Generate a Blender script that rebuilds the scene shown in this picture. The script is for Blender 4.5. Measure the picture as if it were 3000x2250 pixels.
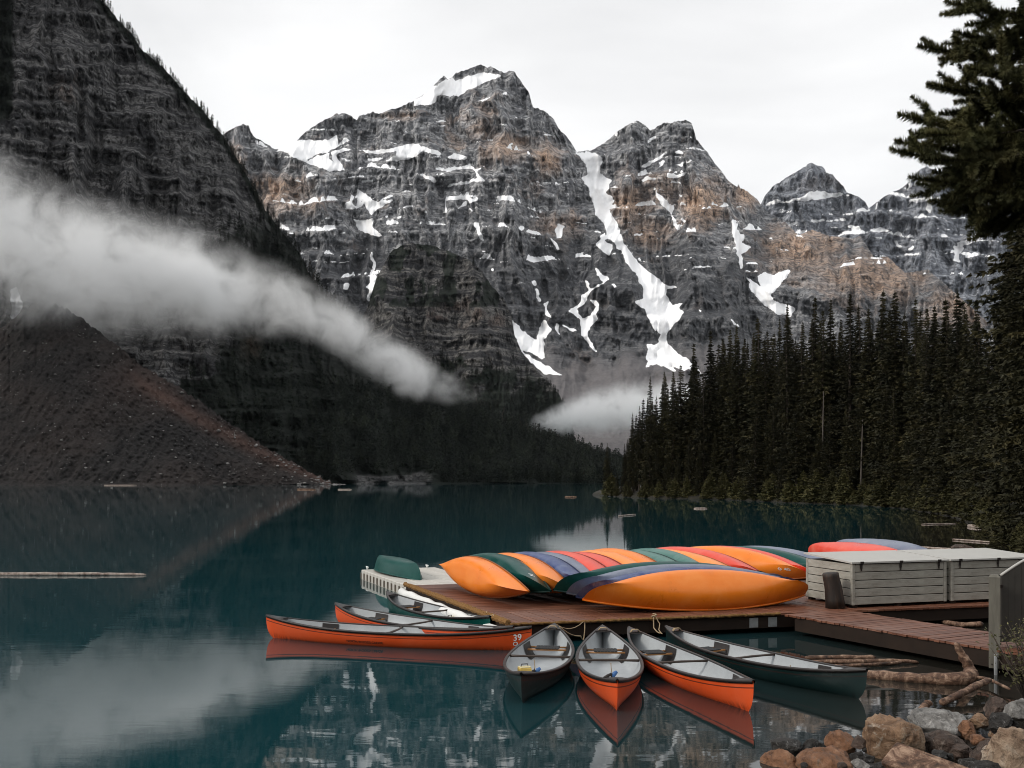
import bpy, bmesh, math, random
import numpy as np
from mathutils import Vector, Matrix, Euler

# ---------------------------------------------------------------- camera, light, exposure
scene = bpy.context.scene
for o in list(bpy.data.objects):
    bpy.data.objects.remove(o)
FPX, HOR, EYE = 2917.0, 1406.0, 3.2          # focal length in photo pixels, horizon row, eye height (m)
cam_data = bpy.data.cameras.new('camera')
cam = bpy.data.objects.new('camera', cam_data)
scene.collection.objects.link(cam)
cam.location = (0, 0, EYE)
cam.rotation_euler = (math.radians(90), 0, 0)
cam_data.sensor_width = 36.0
cam_data.lens = 36.0 * FPX / 3000.0
cam_data.shift_y = (HOR - 1125.0) / 3000.0
cam_data.clip_start = 0.1
cam_data.clip_end = 30000
scene.camera = cam

SUN_DIR = Vector((-0.90, -0.34, 0.62)).normalized()   # towards the sun: behind the left shoulder
world = bpy.data.worlds.new('World')
scene.world = world
world.use_nodes = True
wn, wl = world.node_tree.nodes, world.node_tree.links
wn.clear()
w_out = wn.new('ShaderNodeOutputWorld')
sky = wn.new('ShaderNodeTexSky')
sky.sky_type = 'NISHITA'
sky.sun_disc = False
sky.sun_elevation = math.asin(SUN_DIR.z)
sky.sun_rotation = math.atan2(SUN_DIR.x, SUN_DIR.y)
bg_sky = wn.new('ShaderNodeBackground'); bg_sky.inputs['Strength'].default_value = 0.1
wl.new(sky.outputs[0], bg_sky.inputs['Color'])
# closed cloud deck: soft grey-white billows all round
w_tc = wn.new('ShaderNodeTexCoord')
w_map = wn.new('ShaderNodeMapping'); w_map.inputs['Scale'].default_value = (1.0, 1.0, 2.4)
wl.new(w_tc.outputs['Generated'], w_map.inputs['Vector'])
w_noise = wn.new('ShaderNodeTexNoise')
w_noise.inputs['Scale'].default_value = 2.1
w_noise.inputs['Detail'].default_value = 5
w_noise.inputs['Roughness'].default_value = 0.5
w_noise.inputs['Distortion'].default_value = 0.5
wl.new(w_map.outputs[0], w_noise.inputs['Vector'])
w_ramp = wn.new('ShaderNodeValToRGB')
w_ramp.color_ramp.elements[0].position = 0.34
w_ramp.color_ramp.elements[0].color = (0.80, 0.803, 0.81, 1)
w_ramp.color_ramp.elements[1].position = 0.62
w_ramp.color_ramp.elements[1].color = (1.0, 1.0, 1.0, 1)
wl.new(w_noise.outputs['Fac'], w_ramp.inputs['Fac'])
bg_cloud = wn.new('ShaderNodeBackground'); bg_cloud.inputs['Strength'].default_value = 1.0
wl.new(w_ramp.outputs['Color'], bg_cloud.inputs['Color'])
w_mix = wn.new('ShaderNodeMixShader'); w_mix.inputs[0].default_value = 0.95
wl.new(bg_sky.outputs[0], w_mix.inputs[1]); wl.new(bg_cloud.outputs[0], w_mix.inputs[2])
wl.new(w_mix.outputs[0], w_out.inputs['Surface'])

sun_data = bpy.data.lights.new('sun', 'SUN')
sun_data.energy = 1.5
sun_data.angle = math.radians(12)
sun_data.color = (1.0, 0.94, 0.86)
sun = bpy.data.objects.new('sun', sun_data)
scene.collection.objects.link(sun)
sun.rotation_euler = SUN_DIR.to_track_quat('Z', 'Y').to_euler()
sun.location = (-40, -30, 60)

scene.view_settings.view_transform = 'Standard'
scene.view_settings.look = 'None'
scene.view_settings.exposure = 0.1
scene.view_settings.gamma = 1.0
scene.view_settings.use_curve_mapping = False
scene.render.engine = 'CYCLES'
cy = scene.cycles
cy.use_denoising = True
cy.filter_width = 1.0
cy.max_bounces = 12
cy.diffuse_bounces = 3
cy.glossy_bounces = 3
cy.transparent_max_bounces = 12
cy.volume_bounces = 10
cy.volume_max_steps = 256
cy.caustics_reflective = False
cy.caustics_refractive = False
cy.sample_clamp_indirect = 4.0

# ---------------------------------------------------------------- helpers
COL = scene.collection
RNG = np.random.default_rng(7)
rnd = random.Random(11)

def at(px, py, Y):
    return Vector(((px - 1500) * Y / FPX, Y, EYE - (py - HOR) * Y / FPX))

def onz(px, py, z):
    Y = (EYE - z) * FPX / (py - HOR)
    return at(px, py, Y)

def tag(o, label=None, cat=None, group=None, kind=None):
    if label: o['label'] = label
    if cat: o['category'] = cat
    if group: o['group'] = group
    if kind: o['kind'] = kind
    return o

def empty(name, loc=(0, 0, 0), rot=(0, 0, 0), parent=None):
    o = bpy.data.objects.new(name, None)
    o.empty_display_size = 0.2
    o.location = loc; o.rotation_euler = rot
    if parent: o.parent = parent
    COL.objects.link(o)
    return o

def obj(name, me, mat=None, parent=None):
    o = bpy.data.objects.new(name, me)
    if mat is not None:
        me.materials.clear(); me.materials.append(mat)
    if parent is not None: o.parent = parent
    COL.objects.link(o)
    return o

def np_mesh(name, V, Fq=None, Ft=None, smooth=True, attrs=None):
    """mesh from numpy arrays of verts and quads / tris; attrs: {name: per-vertex floats}"""
    me = bpy.data.meshes.new(name)
    V = np.asarray(V, np.float32).reshape(-1, 3)
    nq = 0 if Fq is None else len(Fq)
    nt = 0 if Ft is None else len(Ft)
    me.vertices.add(len(V)); me.vertices.foreach_set('co', V.ravel())
    idx = []
    if nq: idx.append(np.asarray(Fq, np.int32).ravel())
    if nt: idx.append(np.asarray(Ft, np.int32).ravel())
    idx = np.concatenate(idx)
    me.loops.add(len(idx)); me.loops.foreach_set('vertex_index', idx)
    starts = np.concatenate([np.arange(nq) * 4, nq * 4 + np.arange(nt) * 3]).astype(np.int32)
    me.polygons.add(nq + nt); me.polygons.foreach_set('loop_start', starts)
    me.update(calc_edges=True)
    if smooth:
        me.polygons.foreach_set('use_smooth', np.ones(nq + nt, bool))
    if attrs:
        for k, a in attrs.items():
            at_ = me.attributes.new(k, 'FLOAT', 'POINT')
            at_.data.foreach_set('value', np.asarray(a, np.float32).ravel())
    me.validate()
    return me

def grid_faces(n, m, close=False):
    i = np.arange(n - 1)[:, None]; mm = m if close else m - 1
    j = np.arange(mm)[None, :]; jn = (j + 1) % m
    a = i * m + j; b = i * m + jn; c = (i + 1) * m + jn; d = (i + 1) * m + j
    return np.stack([a + 0 * b, b + 0 * a, c, d], -1).reshape(-1, 4)

class MB:
    """collects boxes, bars and tubes into one mesh"""
    def __init__(s): s.v = []; s.f = []
    def add(s, vs, fs):
        k = len(s.v); s.v += [tuple(p) for p in vs]; s.f += [tuple(i + k for i in f) for f in fs]
    def box(s, c, d, rz=0.0, bevel=0.0, M=None):
        bm = bmesh.new()
        bmesh.ops.create_cube(bm, size=1.0)
        for v in bm.verts: v.co = Vector((v.co.x * d[0], v.co.y * d[1], v.co.z * d[2]))
        if bevel > 0:
            bmesh.ops.bevel(bm, geom=bm.edges[:], offset=bevel, segments=1, affect='EDGES')
        R = Matrix.Rotation(rz, 4, 'Z')
        T = Matrix.Translation(Vector(c)) @ R if M is None else M
        bm.verts.ensure_lookup_table()
        s.add([T @ v.co for v in bm.verts], [[v.index for v in f.verts] for f in bm.faces])
        bm.free(); return s
    def tube(s, pts, rad, n=8, cap=True, squash=1.0):
        pts = [Vector(p) for p in pts]; k = len(s.v)
        rad = [rad] * len(pts) if not hasattr(rad, '__len__') else rad
        rings = []
        for i, p in enumerate(pts):
            t = (pts[min(i + 1, len(pts) - 1)] - pts[max(i - 1, 0)]).normalized()
            u = t.cross(Vector((0, 0, 1)))
            if u.length < 1e-3: u = t.cross(Vector((0, 1, 0)))
            u.normalize(); w = u.cross(t).normalized()
            rings.append([p + (u * math.cos(2 * math.pi * a / n) + w * math.sin(2 * math.pi * a / n) * squash) * rad[i] for a in range(n)])
        fs = []
        for i in range(len(pts) - 1):
            for a in range(n):
                b = (a + 1) % n
                fs.append((i * n + a, i * n + b, (i + 1) * n + b, (i + 1) * n + a))
        if cap:
            fs.append(tuple(range(n - 1, -1, -1))); fs.append(tuple((len(pts) - 1) * n + a for a in range(n)))
        s.add([p for r in rings for p in r], fs); return s
    def mesh(s, name, smooth=False):
        me = bpy.data.meshes.new(name); me.from_pydata(s.v, [], s.f); me.update()
        if smooth:
            me.polygons.foreach_set('use_smooth', np.ones(len(me.polygons), bool))
        return me
    def build(s, name, mat, parent=None, smooth=False):
        return obj(name, s.mesh(name, smooth), mat, parent)

def _hash(ix, iy, iz, seed):
    h = (ix * 374761393 + iy * 668265263 + iz * 2147483647 + seed * 974711) & 0xFFFFFFFF
    h = ((h ^ (h >> 13)) * 1274126177) & 0xFFFFFFFF
    h = ((h ^ (h >> 15)) * 2246822519) & 0xFFFFFFFF
    return ((h ^ (h >> 16)) & 0xFFFFFF) / float(0xFFFFFF)

def vnoise(x, y, seed=0, z=None):
    x = np.asarray(x, float); y = np.asarray(y, float)
    x, y = np.broadcast_arrays(x, y)
    ix = np.floor(x).astype(np.int64); iy = np.floor(y).astype(np.int64)
    fx = x - ix; fy = y - iy
    fx = fx * fx * fx * (fx * (fx * 6 - 15) + 10); fy = fy * fy * fy * (fy * (fy * 6 - 15) + 10)
    def layer(iz):
        a = _hash(ix, iy, iz, seed); b = _hash(ix + 1, iy, iz, seed)
        c = _hash(ix, iy + 1, iz, seed); d = _hash(ix + 1, iy + 1, iz, seed)
        return (a * (1 - fx) + b * fx) * (1 - fy) + (c * (1 - fx) + d * fx) * fy
    if z is None: return layer(0)
    z = np.broadcast_to(np.asarray(z, float), x.shape)
    iz = np.floor(z).astype(np.int64); fz = z - iz; fz = fz * fz * (3 - 2 * fz)
    return layer(iz) * (1 - fz) + layer(iz + 1) * fz

def fbm(x, y, seed=0, oct=4, z=None, gain=0.5):
    s = 0.0; a = 1.0; t = 0.0
    for k in range(oct):
        s = s + a * vnoise(x * 2 ** k, y * 2 ** k, seed + k * 17, None if z is None else z * 2 ** k); t += a; a *= gain
    return s / t

def ridged(x, y, seed=0, oct=3):
    s = 0.0; a = 1.0; t = 0.0
    for k in range(oct):
        s = s + a * (1 - np.abs(2 * vnoise(x * 2 ** k, y * 2 ** k, seed + k * 31) - 1)); t += a; a *= 0.5
    return s / t

def sstep(a, b, x):
    t = np.clip((x - a) / (b - a), 0, 1); return t * t * (3 - 2 * t)

def pl(points):
    p = np.array(points, float)
    return lambda u: np.interp(u, p[:, 0], p[:, 1])

# ---------------------------------------------------------------- materials
class NT:
    def __init__(s, name):
        s.m = bpy.data.materials.new(name); s.m.use_nodes = True
        s.n = s.m.node_tree.nodes; s.l = s.m.node_tree.links
        s.n.clear()
        s.out = s.n.new('ShaderNodeOutputMaterial')
    def node(s, t, **kw):
        n = s.n.new(t)
        for k, v in kw.items():
            if k in n.inputs: s.put(n.inputs[k], v)
            else: setattr(n, k, v)
        return n
    def put(s, inp, v):
        if hasattr(v, 'is_output') or hasattr(v, 'links'): s.l.new(v, inp)
        elif isinstance(v, (tuple, list)) and len(v) == 3 and inp.type == 'RGBA': inp.default_value = (*v, 1)
        else: inp.default_value = v
    def coords(s, kind='Object', scale=(1, 1, 1), rot=(0, 0, 0), loc=(0, 0, 0)):
        tc = s.n.new('ShaderNodeTexCoord')
        mp = s.n.new('ShaderNodeMapping')
        mp.inputs['Scale'].default_value = scale; mp.inputs['Rotation'].default_value = rot; mp.inputs['Location'].default_value = loc
        s.l.new(tc.outputs[kind], mp.inputs['Vector']); return mp.outputs[0]
    def pos(s, scale=(1, 1, 1)):
        g = s.n.new('ShaderNodeNewGeometry'); mp = s.n.new('ShaderNodeMapping')
        mp.inputs['Scale'].default_value = scale
        s.l.new(g.outputs['Position'], mp.inputs['Vector']); return mp.outputs[0]
    def noise(s, vec, scale=1.0, detail=4.0, rough=0.55, dist=0.0):
        n = s.n.new('ShaderNodeTexNoise')
        s.l.new(vec, n.inputs['Vector'])
        n.inputs['Scale'].default_value = scale; n.inputs['Detail'].default_value = detail
        n.inputs['Roughness'].default_value = rough; n.inputs['Distortion'].default_value = dist
        return n.outputs['Fac']
    def ramp(s, fac, stops, interp='LINEAR'):
        r = s.n.new('ShaderNodeValToRGB'); cr = r.color_ramp; cr.interpolation = interp
        while len(cr.elements) < len(stops): cr.elements.new(0.5)
        for e, (p, c) in zip(cr.elements, stops):
            e.position = p; e.color = (*c, 1) if len(c) == 3 else c
        s.l.new(fac, r.inputs['Fac']); return r.outputs['Color']
    def val(s, fac, a, b, lo=0.0, hi=1.0):
        m = s.n.new('ShaderNodeMapRange'); s.put(m.inputs['Value'], fac)
        m.inputs['From Min'].default_value = a; m.inputs['From Max'].default_value = b
        m.inputs['To Min'].default_value = lo; m.inputs['To Max'].default_value = hi
        m.clamp = True; return m.outputs['Result']
    def mix(s, fac, a, b, mode='MIX'):
        m = s.n.new('ShaderNodeMix'); m.data_type = 'RGBA'; m.blend_type = mode
        s.put(m.inputs[0], fac); s.put(m.inputs[6], a); s.put(m.inputs[7], b); return m.outputs[2]
    def math(s, op, a, b=0.0, clamp=False):
        m = s.n.new('ShaderNodeMath'); m.operation = op; m.use_clamp = clamp
        s.put(m.inputs[0], a); s.put(m.inputs[1], b); return m.outputs[0]
    def attr(s, name):
        a = s.n.new('ShaderNodeAttribute'); a.attribute_name = name; return a.outputs['Fac']
    def orand(s):
        return s.n.new('ShaderNodeObjectInfo').outputs['Random']
    def bump(s, h, strength=0.5, dist=0.02, normal=None):
        b = s.n.new('ShaderNodeBump'); b.inputs['Strength'].default_value = strength; b.inputs['Distance'].default_value = dist
        s.l.new(h, b.inputs['Height'])
        if normal is not None: s.l.new(normal, b.inputs['Normal'])
        return b.outputs[0]
    def done(s, color, rough=0.7, normal=None, spec=0.5, metal=0.0, extra=None):
        p = s.n.new('ShaderNodeBsdfPrincipled')
        s.put(p.inputs['Base Color'], color); s.put(p.inputs['Roughness'], rough)
        s.put(p.inputs['Specular IOR Level'], spec); p.inputs['Metallic'].default_value = metal
        if normal is not None: s.l.new(normal, p.inputs['Normal'])
        if extra:
            for k, v in extra.items(): s.put(p.inputs[k], v)
        s.l.new(p.outputs[0], s.out.inputs['Surface']); s.p = p
        return s.m

def rgb(r, g, b):                                 # sRGB 0..255 -> linear
    f = lambda c: (c / 255 / 12.92) if c / 255 <= 0.04045 else ((c / 255 + 0.055) / 1.055) ** 2.4
    return (f(r), f(g), f(b))

def rock_material(name, dark, mid, tan, px, tan_amt=0.5, streak=0.5, snow=True, strata=1.0):
    """px: size in metres of about one picture element at that mountain"""
    t = NT(name)
    big = t.noise(t.pos((1, 1, 1.2)), 0.010 / px, 4, 0.6, 0.6)
    st = t.noise(t.pos((0.10, 0.10, 1.4)), 0.11 / px, 5, 0.65, 0.35)
    vert = t.noise(t.pos((1, 1, 0.10)), 0.12 / px, 4, 0.65, 0.2)
    fine = t.noise(t.pos((1, 1, 1)), 0.30 / px, 5, 0.7)
    c = t.mix(t.val(st, 0.35, 0.66), dark, mid)
    c = t.mix(t.math('MULTIPLY', t.val(big, 0.50, 0.66), tan_amt), c, tan)
    c = t.mix(t.val(vert, 0.42, 0.64, 0.0, streak), c, tuple(v * 0.35 for v in dark), 'MIX')
    c = t.mix(t.val(fine, 0.3, 0.75, 0.0, 1.0), t.mix(0.5, c, (0, 0, 0)), t.mix(0.25, c, tan))
    rough = 0.9
    h = t.math('ADD', t.math('MULTIPLY', fine, 1.0), t.math('MULTIPLY', st, strata))
    nrm = t.bump(h, 0.9, 3.0 * px)
    if snow:
        sn = t.math('ADD', t.attr('snow'), t.math('MULTIPLY', t.math('SUBTRACT', fine, 0.5), 0.75))
        f = t.val(sn, 0.46, 0.54)
        dirt = t.noise(t.pos((1, 1, 0.4)), 0.03 / px, 5, 0.6)
        sc = t.mix(t.val(dirt, 0.45, 0.75, 0, 0.35), (0.90, 0.905, 0.92), (0.52, 0.51, 0.50))
        c = t.mix(f, c, sc)
    return t.done(c, rough, nrm, 0.2)
# ---------------------------------------------------------------- water
t = NT('lake_water')
g1 = t.noise(t.pos((0.9, 2.2, 1)), 1.1, 3, 0.5, 0.4)
g2 = t.noise(t.pos((0.25, 0.7, 1)), 0.35, 2, 0.5, 0.2)
g3 = t.noise(t.pos((1, 1, 1)), 0.05, 2, 0.5)
hgt = t.math('ADD', t.math('MULTIPLY', g1, 0.0011), t.math('MULTIPLY', g2, 0.0018))
hgt = t.math('MULTIPLY', hgt, t.val(g3, 0.35, 0.65, 0.55, 1.25))
nb = t.bump(hgt, 1.0, 1.0)
silt = t.noise(t.pos((1, 1, 1)), 0.03, 3, 0.5)
# milky turquoise rock flour out on the lake, brown shallows and painted mountain reflection along the near right bank
g = t.node('ShaderNodeNewGeometry')
sx = t.node('ShaderNodeSeparateXYZ'); t.l.new(g.outputs['Position'], sx.inputs[0])
shal_refl = t.math('ADD', t.math('MULTIPLY', sx.outputs[0], 1.0), t.math('MULTIPLY', sx.outputs[1], -0.42))
shal_refl = t.val(shal_refl, -6.5, 0.0)
wc = t.mix(t.val(silt, 0.3, 0.7), (0.0048, 0.033, 0.040), (0.0078, 0.047, 0.055))
wc = t.mix(shal_refl, wc, (0.016, 0.015, 0.012))
MAT_WATER = t.done(wc, 0.02, nb, 0.5, extra={'IOR': 1.46})
me = np_mesh('lake_water', [(-4000, -80, 0), (4000, -80, 0), (4000, 2600, 0), (-4000, 2600, 0)], Fq=[(0, 1, 2, 3)], smooth=False)
tag(obj('lake_water', me, MAT_WATER), 'still dark teal mountain lake', kind='structure')
t = NT('ground_soil')
n = t.noise(t.pos(), 0.05, 5, 0.6)
MAT_SOIL = t.done(t.ramp(n, [(0.3, (0.03, 0.027, 0.02)), (0.7, (0.07, 0.06, 0.045))]), 0.95)
me = np_mesh('ground', [(-9000, -600, -2.5), (9000, -600, -2.5), (9000, 12000, -2.5), (-9000, 12000, -2.5)], Fq=[(0, 1, 2, 3)], smooth=False)
tag(obj('ground', me, MAT_SOIL), 'lake bed and valley floor', kind='structure')

# ---------------------------------------------------------------- mountains (real depth: each point has its own distance)
def terrain(name, mat, us, rows, crest, base, Db, Dc, relief, power=1.0, back=(250, 350), attrs=None, label=None, smooth=False):
    u = us[None, :]; tt = np.linspace(0, 1, rows)[:, None]
    vc = crest(us)[None, :]; vb = base(us)[None, :]
    v = vb + (vc - vb) * tt
    D0 = Db(us)[None, :] + (Dc(us) - Db(us))[None, :] * tt ** power
    uu = np.broadcast_to(u, v.shape)
    D = D0 + relief(uu, v, tt)
    X = (uu - 1500) * D / FPX; Z = EYE - (v - HOR) * D / FPX
    P = np.stack([X, D, Z], -1)
    # back side of the ridge, falling away behind the crest
    ks = [0.15, 0.5, 1.0, 2.5]
    extra = []
    for k in ks:
        q = P[-1].copy(); q[:, 1] += back[0] * k; q[:, 2] = np.maximum(q[:, 2] - back[1] * k, -2); extra.append(q)
    Pa = np.concatenate([P, np.stack(extra)], 0)
    at_ = {}
    for k, a in (attrs or {}).items():
        val = a(uu, v) if callable(a) else a
        at_[k] = np.concatenate([val, np.repeat(val[-1:], len(ks), 0)], 0)
    me = np_mesh(name, Pa, Fq=grid_faces(Pa.shape[0], Pa.shape[1]), attrs=at_, smooth=smooth)
    o = obj(name, me, mat); tag(o, label, kind='structure')
    return o, dict(us=us, v=v, D=D, P=P)

def in_poly(u, v, poly):
    p = np.array(poly, float); inside = np.zeros(u.shape, bool); n = len(p)
    for i in range(n):
        x1, y1 = p[i]; x2, y2 = p[(i + 1) % n]
        if y1 == y2: continue
        c = ((y1 > v) != (y2 > v)) & (u < (x2 - x1) * (v - y1) / (y2 - y1) + x1)
        inside ^= c
    return inside

def blur(a, k=1):
    for _ in range(k):
        a = (np.roll(a, 1, 0) + np.roll(a, -1, 0) + a * 2) / 4
        a = (np.roll(a, 1, 1) + np.roll(a, -1, 1) + a * 2) / 4
    return a

def snow_mask(polys, seed, grow=0.0, k=1):
    def f(u, v):
        key = (u.shape, float(u.flat[0]), float(v.flat[0]))
        if key in cache: return cache[key]
        w = 5.0
        uw = u + (fbm(u / 14, v / 14, seed, 3) - 0.5) * 2.6 * w
        vw = v + (fbm(u / 14, v / 14, seed + 5, 3) - 0.5) * 2.0 * w
        m = np.zeros(u.shape)
        for p in polys:
            q = np.array(p); x0, y0 = q.min(0) - 12; x1, y1 = q.max(0) + 12
            sel = (u > x0) & (u < x1) & (v > y0) & (v < y1)
            if sel.any(): m[sel] = np.maximum(m[sel], in_poly(uw[sel], vw[sel], p))
        cache[key] = blur(m, k)
        return cache[key]
    cache = {}
    return f

def Zp(ox, oy, s, pts): return [(ox + x * s, oy + y * s) for x, y in pts]
S3 = [Zp(600, 100, .3617, p) for p in [
 [(580,900),(760,860),(1000,860),(1075,820),(1075,910),(1000,950),(930,960),(860,990),(830,1010),(840,1050),(700,980),(590,930)],
 [(850,1010),(960,970),(1010,960),(1000,1000),(1100,1090),(1150,1100),(1010,1105),(920,1080),(840,1050)],
 [(1020,960),(1090,930),(1210,925),(1060,975),(1080,1010),(1180,1020),(1160,1030),(1080,1010),(1090,1050),(1150,1095),(1090,1080),(1040,1020)],
 [(1200,925),(1340,945),(1450,935),(1530,920),(1640,890),(1720,890),(1800,925),(1900,950),(1930,980),(1850,975),(1760,945),(1700,990),(1650,1020),(1480,1025),(1540,985),(1560,945),(1440,970),(1330,960)],
 [(1310,1010),(1450,1000),(1400,1030),(1320,1025)], [(1950,1000),(2030,970),(2120,990),(2110,1015),(2000,1010)],
 [(1870,1080),(2000,1090),(2150,1060),(2200,1080),(2130,1085),(2000,1105),(1890,1100)],
 [(1640,1115),(1780,1135),(1850,1165),(1895,1215),(1840,1190),(1760,1145)],
 [(1940,1240),(2000,1215),(2210,1170),(2212,1195),(2060,1220),(1960,1240)],
 [(1230,1240),(1290,1290),(1390,1360),(1500,1300),(1530,1310),(1430,1340),(1540,1345),(1420,1400),(1350,1465),(1300,1400),(1250,1320)],
 [(1180,1300),(1210,1310),(1190,1370),(1220,1400),(1250,1320),(1280,1390),(1200,1420),(1150,1410),(1130,1365),(1180,1350)],
 [(1190,1485),(1240,1505),(1330,1500),(1360,1480),(1370,1560),(1440,1640),(1330,1620),(1240,1580),(1230,1530)],
 [(1950,1320),(2100,1310),(2150,1310),(2160,1340),(1990,1340),(1950,1350),(1955,1450),(1935,1450)],
 [(2030,1440),(2110,1360),(2130,1345),(2120,1400),(2180,1440),(2150,1440),(2110,1380)], [(2140,1330),(2212,1330),(2212,1345),(2150,1365)],
 [(1700,530),(1780,490),(1850,430),(1960,370),(2020,350),(2030,400),(2110,380),(2200,340),(2212,340),(2212,400),(2130,440),(2090,450),(2060,510),(2010,495),(1880,500),(1860,560),(1780,570),(1690,575)],
 [(400,860),(450,870),(500,910),(520,925),(480,910),(410,890)], [(1270,1182),(1370,1182),(1370,1196),(1280,1197)], [(1770,1400),(1795,1450),(1783,1450)]]]
S4 = [Zp(1300, 100, .3617, p) for p in [
 [(0,400),(80,390),(240,330),(330,310),(480,330),(380,370),(240,430),(180,450),(120,505),(0,495)], [(265,550),(380,510),(320,548)], [(480,468),(512,470),(510,492),(482,490)],
 [(1075,950),(1140,960),(1225,960),(1290,1000),(1270,1060),(1260,1130),(1380,1190),(1320,1220),(1300,1270),(1330,1300),(1375,1320),(1340,1420),(1370,1500),(1410,1580),(1435,1659),(1340,1659),(1320,1600),(1290,1530),(1230,1440),(1200,1330),(1180,1250),(1110,1165),(1175,1130),(1160,1060),(1100,1000)],
 [(0,1085),(140,1080),(220,1055),(260,1090),(410,1040),(300,1085),(270,1110),(300,1160),(340,1190),(280,1185),(150,1210),(20,1240),(90,1215),(260,1180),(280,1160),(240,1090),(100,1100)],
 [(500,920),(560,888),(572,893),(510,922)], [(570,978),(640,990),(645,1003)], [(1590,1090),(1640,1050),(1720,1010),(1800,950),(1812,960),(1720,1032),(1640,1078)],
 [(1735,1035),(1790,1028),(1770,1072)], [(1860,955),(1900,938),(1940,975),(1890,968)], [(1870,1055),(1960,1040),(2010,1010),(2000,1028),(1920,1068)], [(2010,955),(2060,918),(2034,950)],
 [(1820,1115),(1880,1140),(1970,1110),(1980,1120),(1900,1160),(1850,1170),(1820,1160)], [(1590,1182),(1660,1150),(1720,1170),(1700,1188),(1620,1172)],
 [(1700,1220),(1730,1290),(1790,1340),(1850,1400),(1870,1420),(1850,1450),(1870,1500),(1900,1550),(1970,1520),(1920,1480),(1940,1530),(1890,1585),(1860,1540),(1840,1460),(1770,1390),(1730,1330)],
 [(1640,872),(1690,830),(1720,830),(1660,882)], [(1380,800),(1430,778),(1382,822)], [(1895,1305),(1950,1298),(1910,1318)], [(1540,1642),(1610,1603),(1602,1624)],
 [(900,1590),(940,1540),(945,1600),(980,1540),(975,1580),(945,1650),(920,1640)], [(600,1560),(660,1535),(655,1570),(625,1590)], [(1270,1630),(1310,1610),(1330,1659),(1270,1650)], [(250,1530),(290,1530),(285,1600),(320,1640),(300,1659)]]]
S6 = [Zp(1500, 500, .3617, p) for p in [
 [(590,60),(640,30),(720,30),(830,80),(770,110),(790,150),(730,190),(800,200),(830,240),(790,320),(830,400),(870,470),(890,560),(950,660),(1000,720),(1080,800),(1160,850),(1230,920),(1350,935),(1250,960),(1240,1000),(1310,1090),(1400,1060),(1350,1110),(1390,1150),(1350,1210),(1310,1260),(1260,1310),(1240,1360),(1290,1430),(1390,1510),(1470,1580),(1550,1650),(1480,1610),(1400,1620),(1310,1590),(1240,1530),(1350,1640),(1250,1600),(1170,1560),(1070,1600),(1110,1550),(1080,1530),(1110,1450),(1090,1410),(1180,1400),(1200,1330),(1150,1270),(1110,1200),(1080,1130),(990,1055),(1070,1040),(1060,950),(1010,850),(940,750),(880,650),(820,580),(770,500),(740,420),(680,350),(690,300),(650,230),(630,170),(610,90)],
 [(680,610),(740,520),(770,510),(740,560),(810,600),(795,690),(740,660)], [(305,550),(345,560),(385,650),(368,645)], [(350,480),(400,440),(430,450),(400,530),(370,560)],
 [(670,770),(720,830),(790,880),(760,900),(660,970),(630,1000),(580,1090),(520,1120),(580,1200),(620,1180),(680,1110),(630,1040),(690,1050),(710,1090),(680,1150),(700,1200),(620,1290),(600,1340),(720,1500),(660,1450),(580,1360),(560,1270),(560,1210),(460,1130),(540,1090),(570,1010),(650,960),(740,900),(690,850)],
 [(580,870),(610,910),(650,960),(636,972),(596,922)], [(780,890),(860,940),(830,940)], [(165,900),(190,890),(207,940),(178,935)], [(192,960),(215,965),(242,1060),(213,1052)], [(250,1080),(300,1050),(278,1110),(318,1195),(278,1172)],
 [(240,1230),(270,1210),(320,1280),(310,1310),(250,1370),(260,1470),(280,1530),(240,1520),(60,1440),(30,1370),(0,1280),(0,1200),(40,1240),(120,1330),(200,1370)], [(60,1440),(150,1520),(280,1580),(410,1659),(260,1650),(130,1530)],
 [(360,1230),(382,1240),(372,1330),(348,1290)], [(390,1236),(460,1266),(530,1296),(480,1300)],
 [(1760,310),(1780,400),(1830,430),(1810,480),(1880,520),(1860,580),(1940,620),(1850,680),(1880,760),(1860,800),(1830,690),(1800,560),(1780,450)],
 [(1905,850),(1940,890),(1990,920),(2030,950),(1980,850),(2050,820),(2110,850),(2212,800),(2260,810),(2200,900),(2140,950),(2100,1010),(2120,1050),(2212,1080),(2300,1120),(2260,1180),(2140,1160),(2010,1060),(1940,980)],
 [(1760,1200),(1860,1270),(1800,1252)], [(1500,1132),(1540,1138),(1520,1152)], [(985,525),(1060,498),(1030,528)], [(1340,193),(1400,193),(1360,212)], [(1040,78),(1160,62),(1060,88)]]]
S5 = [Zp(900, 600, .3616, p) for p in [
 [(465,310),(490,380),(478,392)], [(510,380),(530,400),(555,500),(545,560),(530,480)], [(500,550),(555,570),(550,650),(510,780),(490,770),(500,680),(465,665),(510,630)], [(300,630),(330,640),(330,690),(300,690)],
 [(1355,150),(1390,170),(1395,220),(1430,290),(1420,300),(1390,240),(1360,190)], [(630,88),(662,83),(655,112)], [(720,103),(775,98),(740,115)], [(1480,530),(1520,518),(1510,542)]]]
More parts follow.
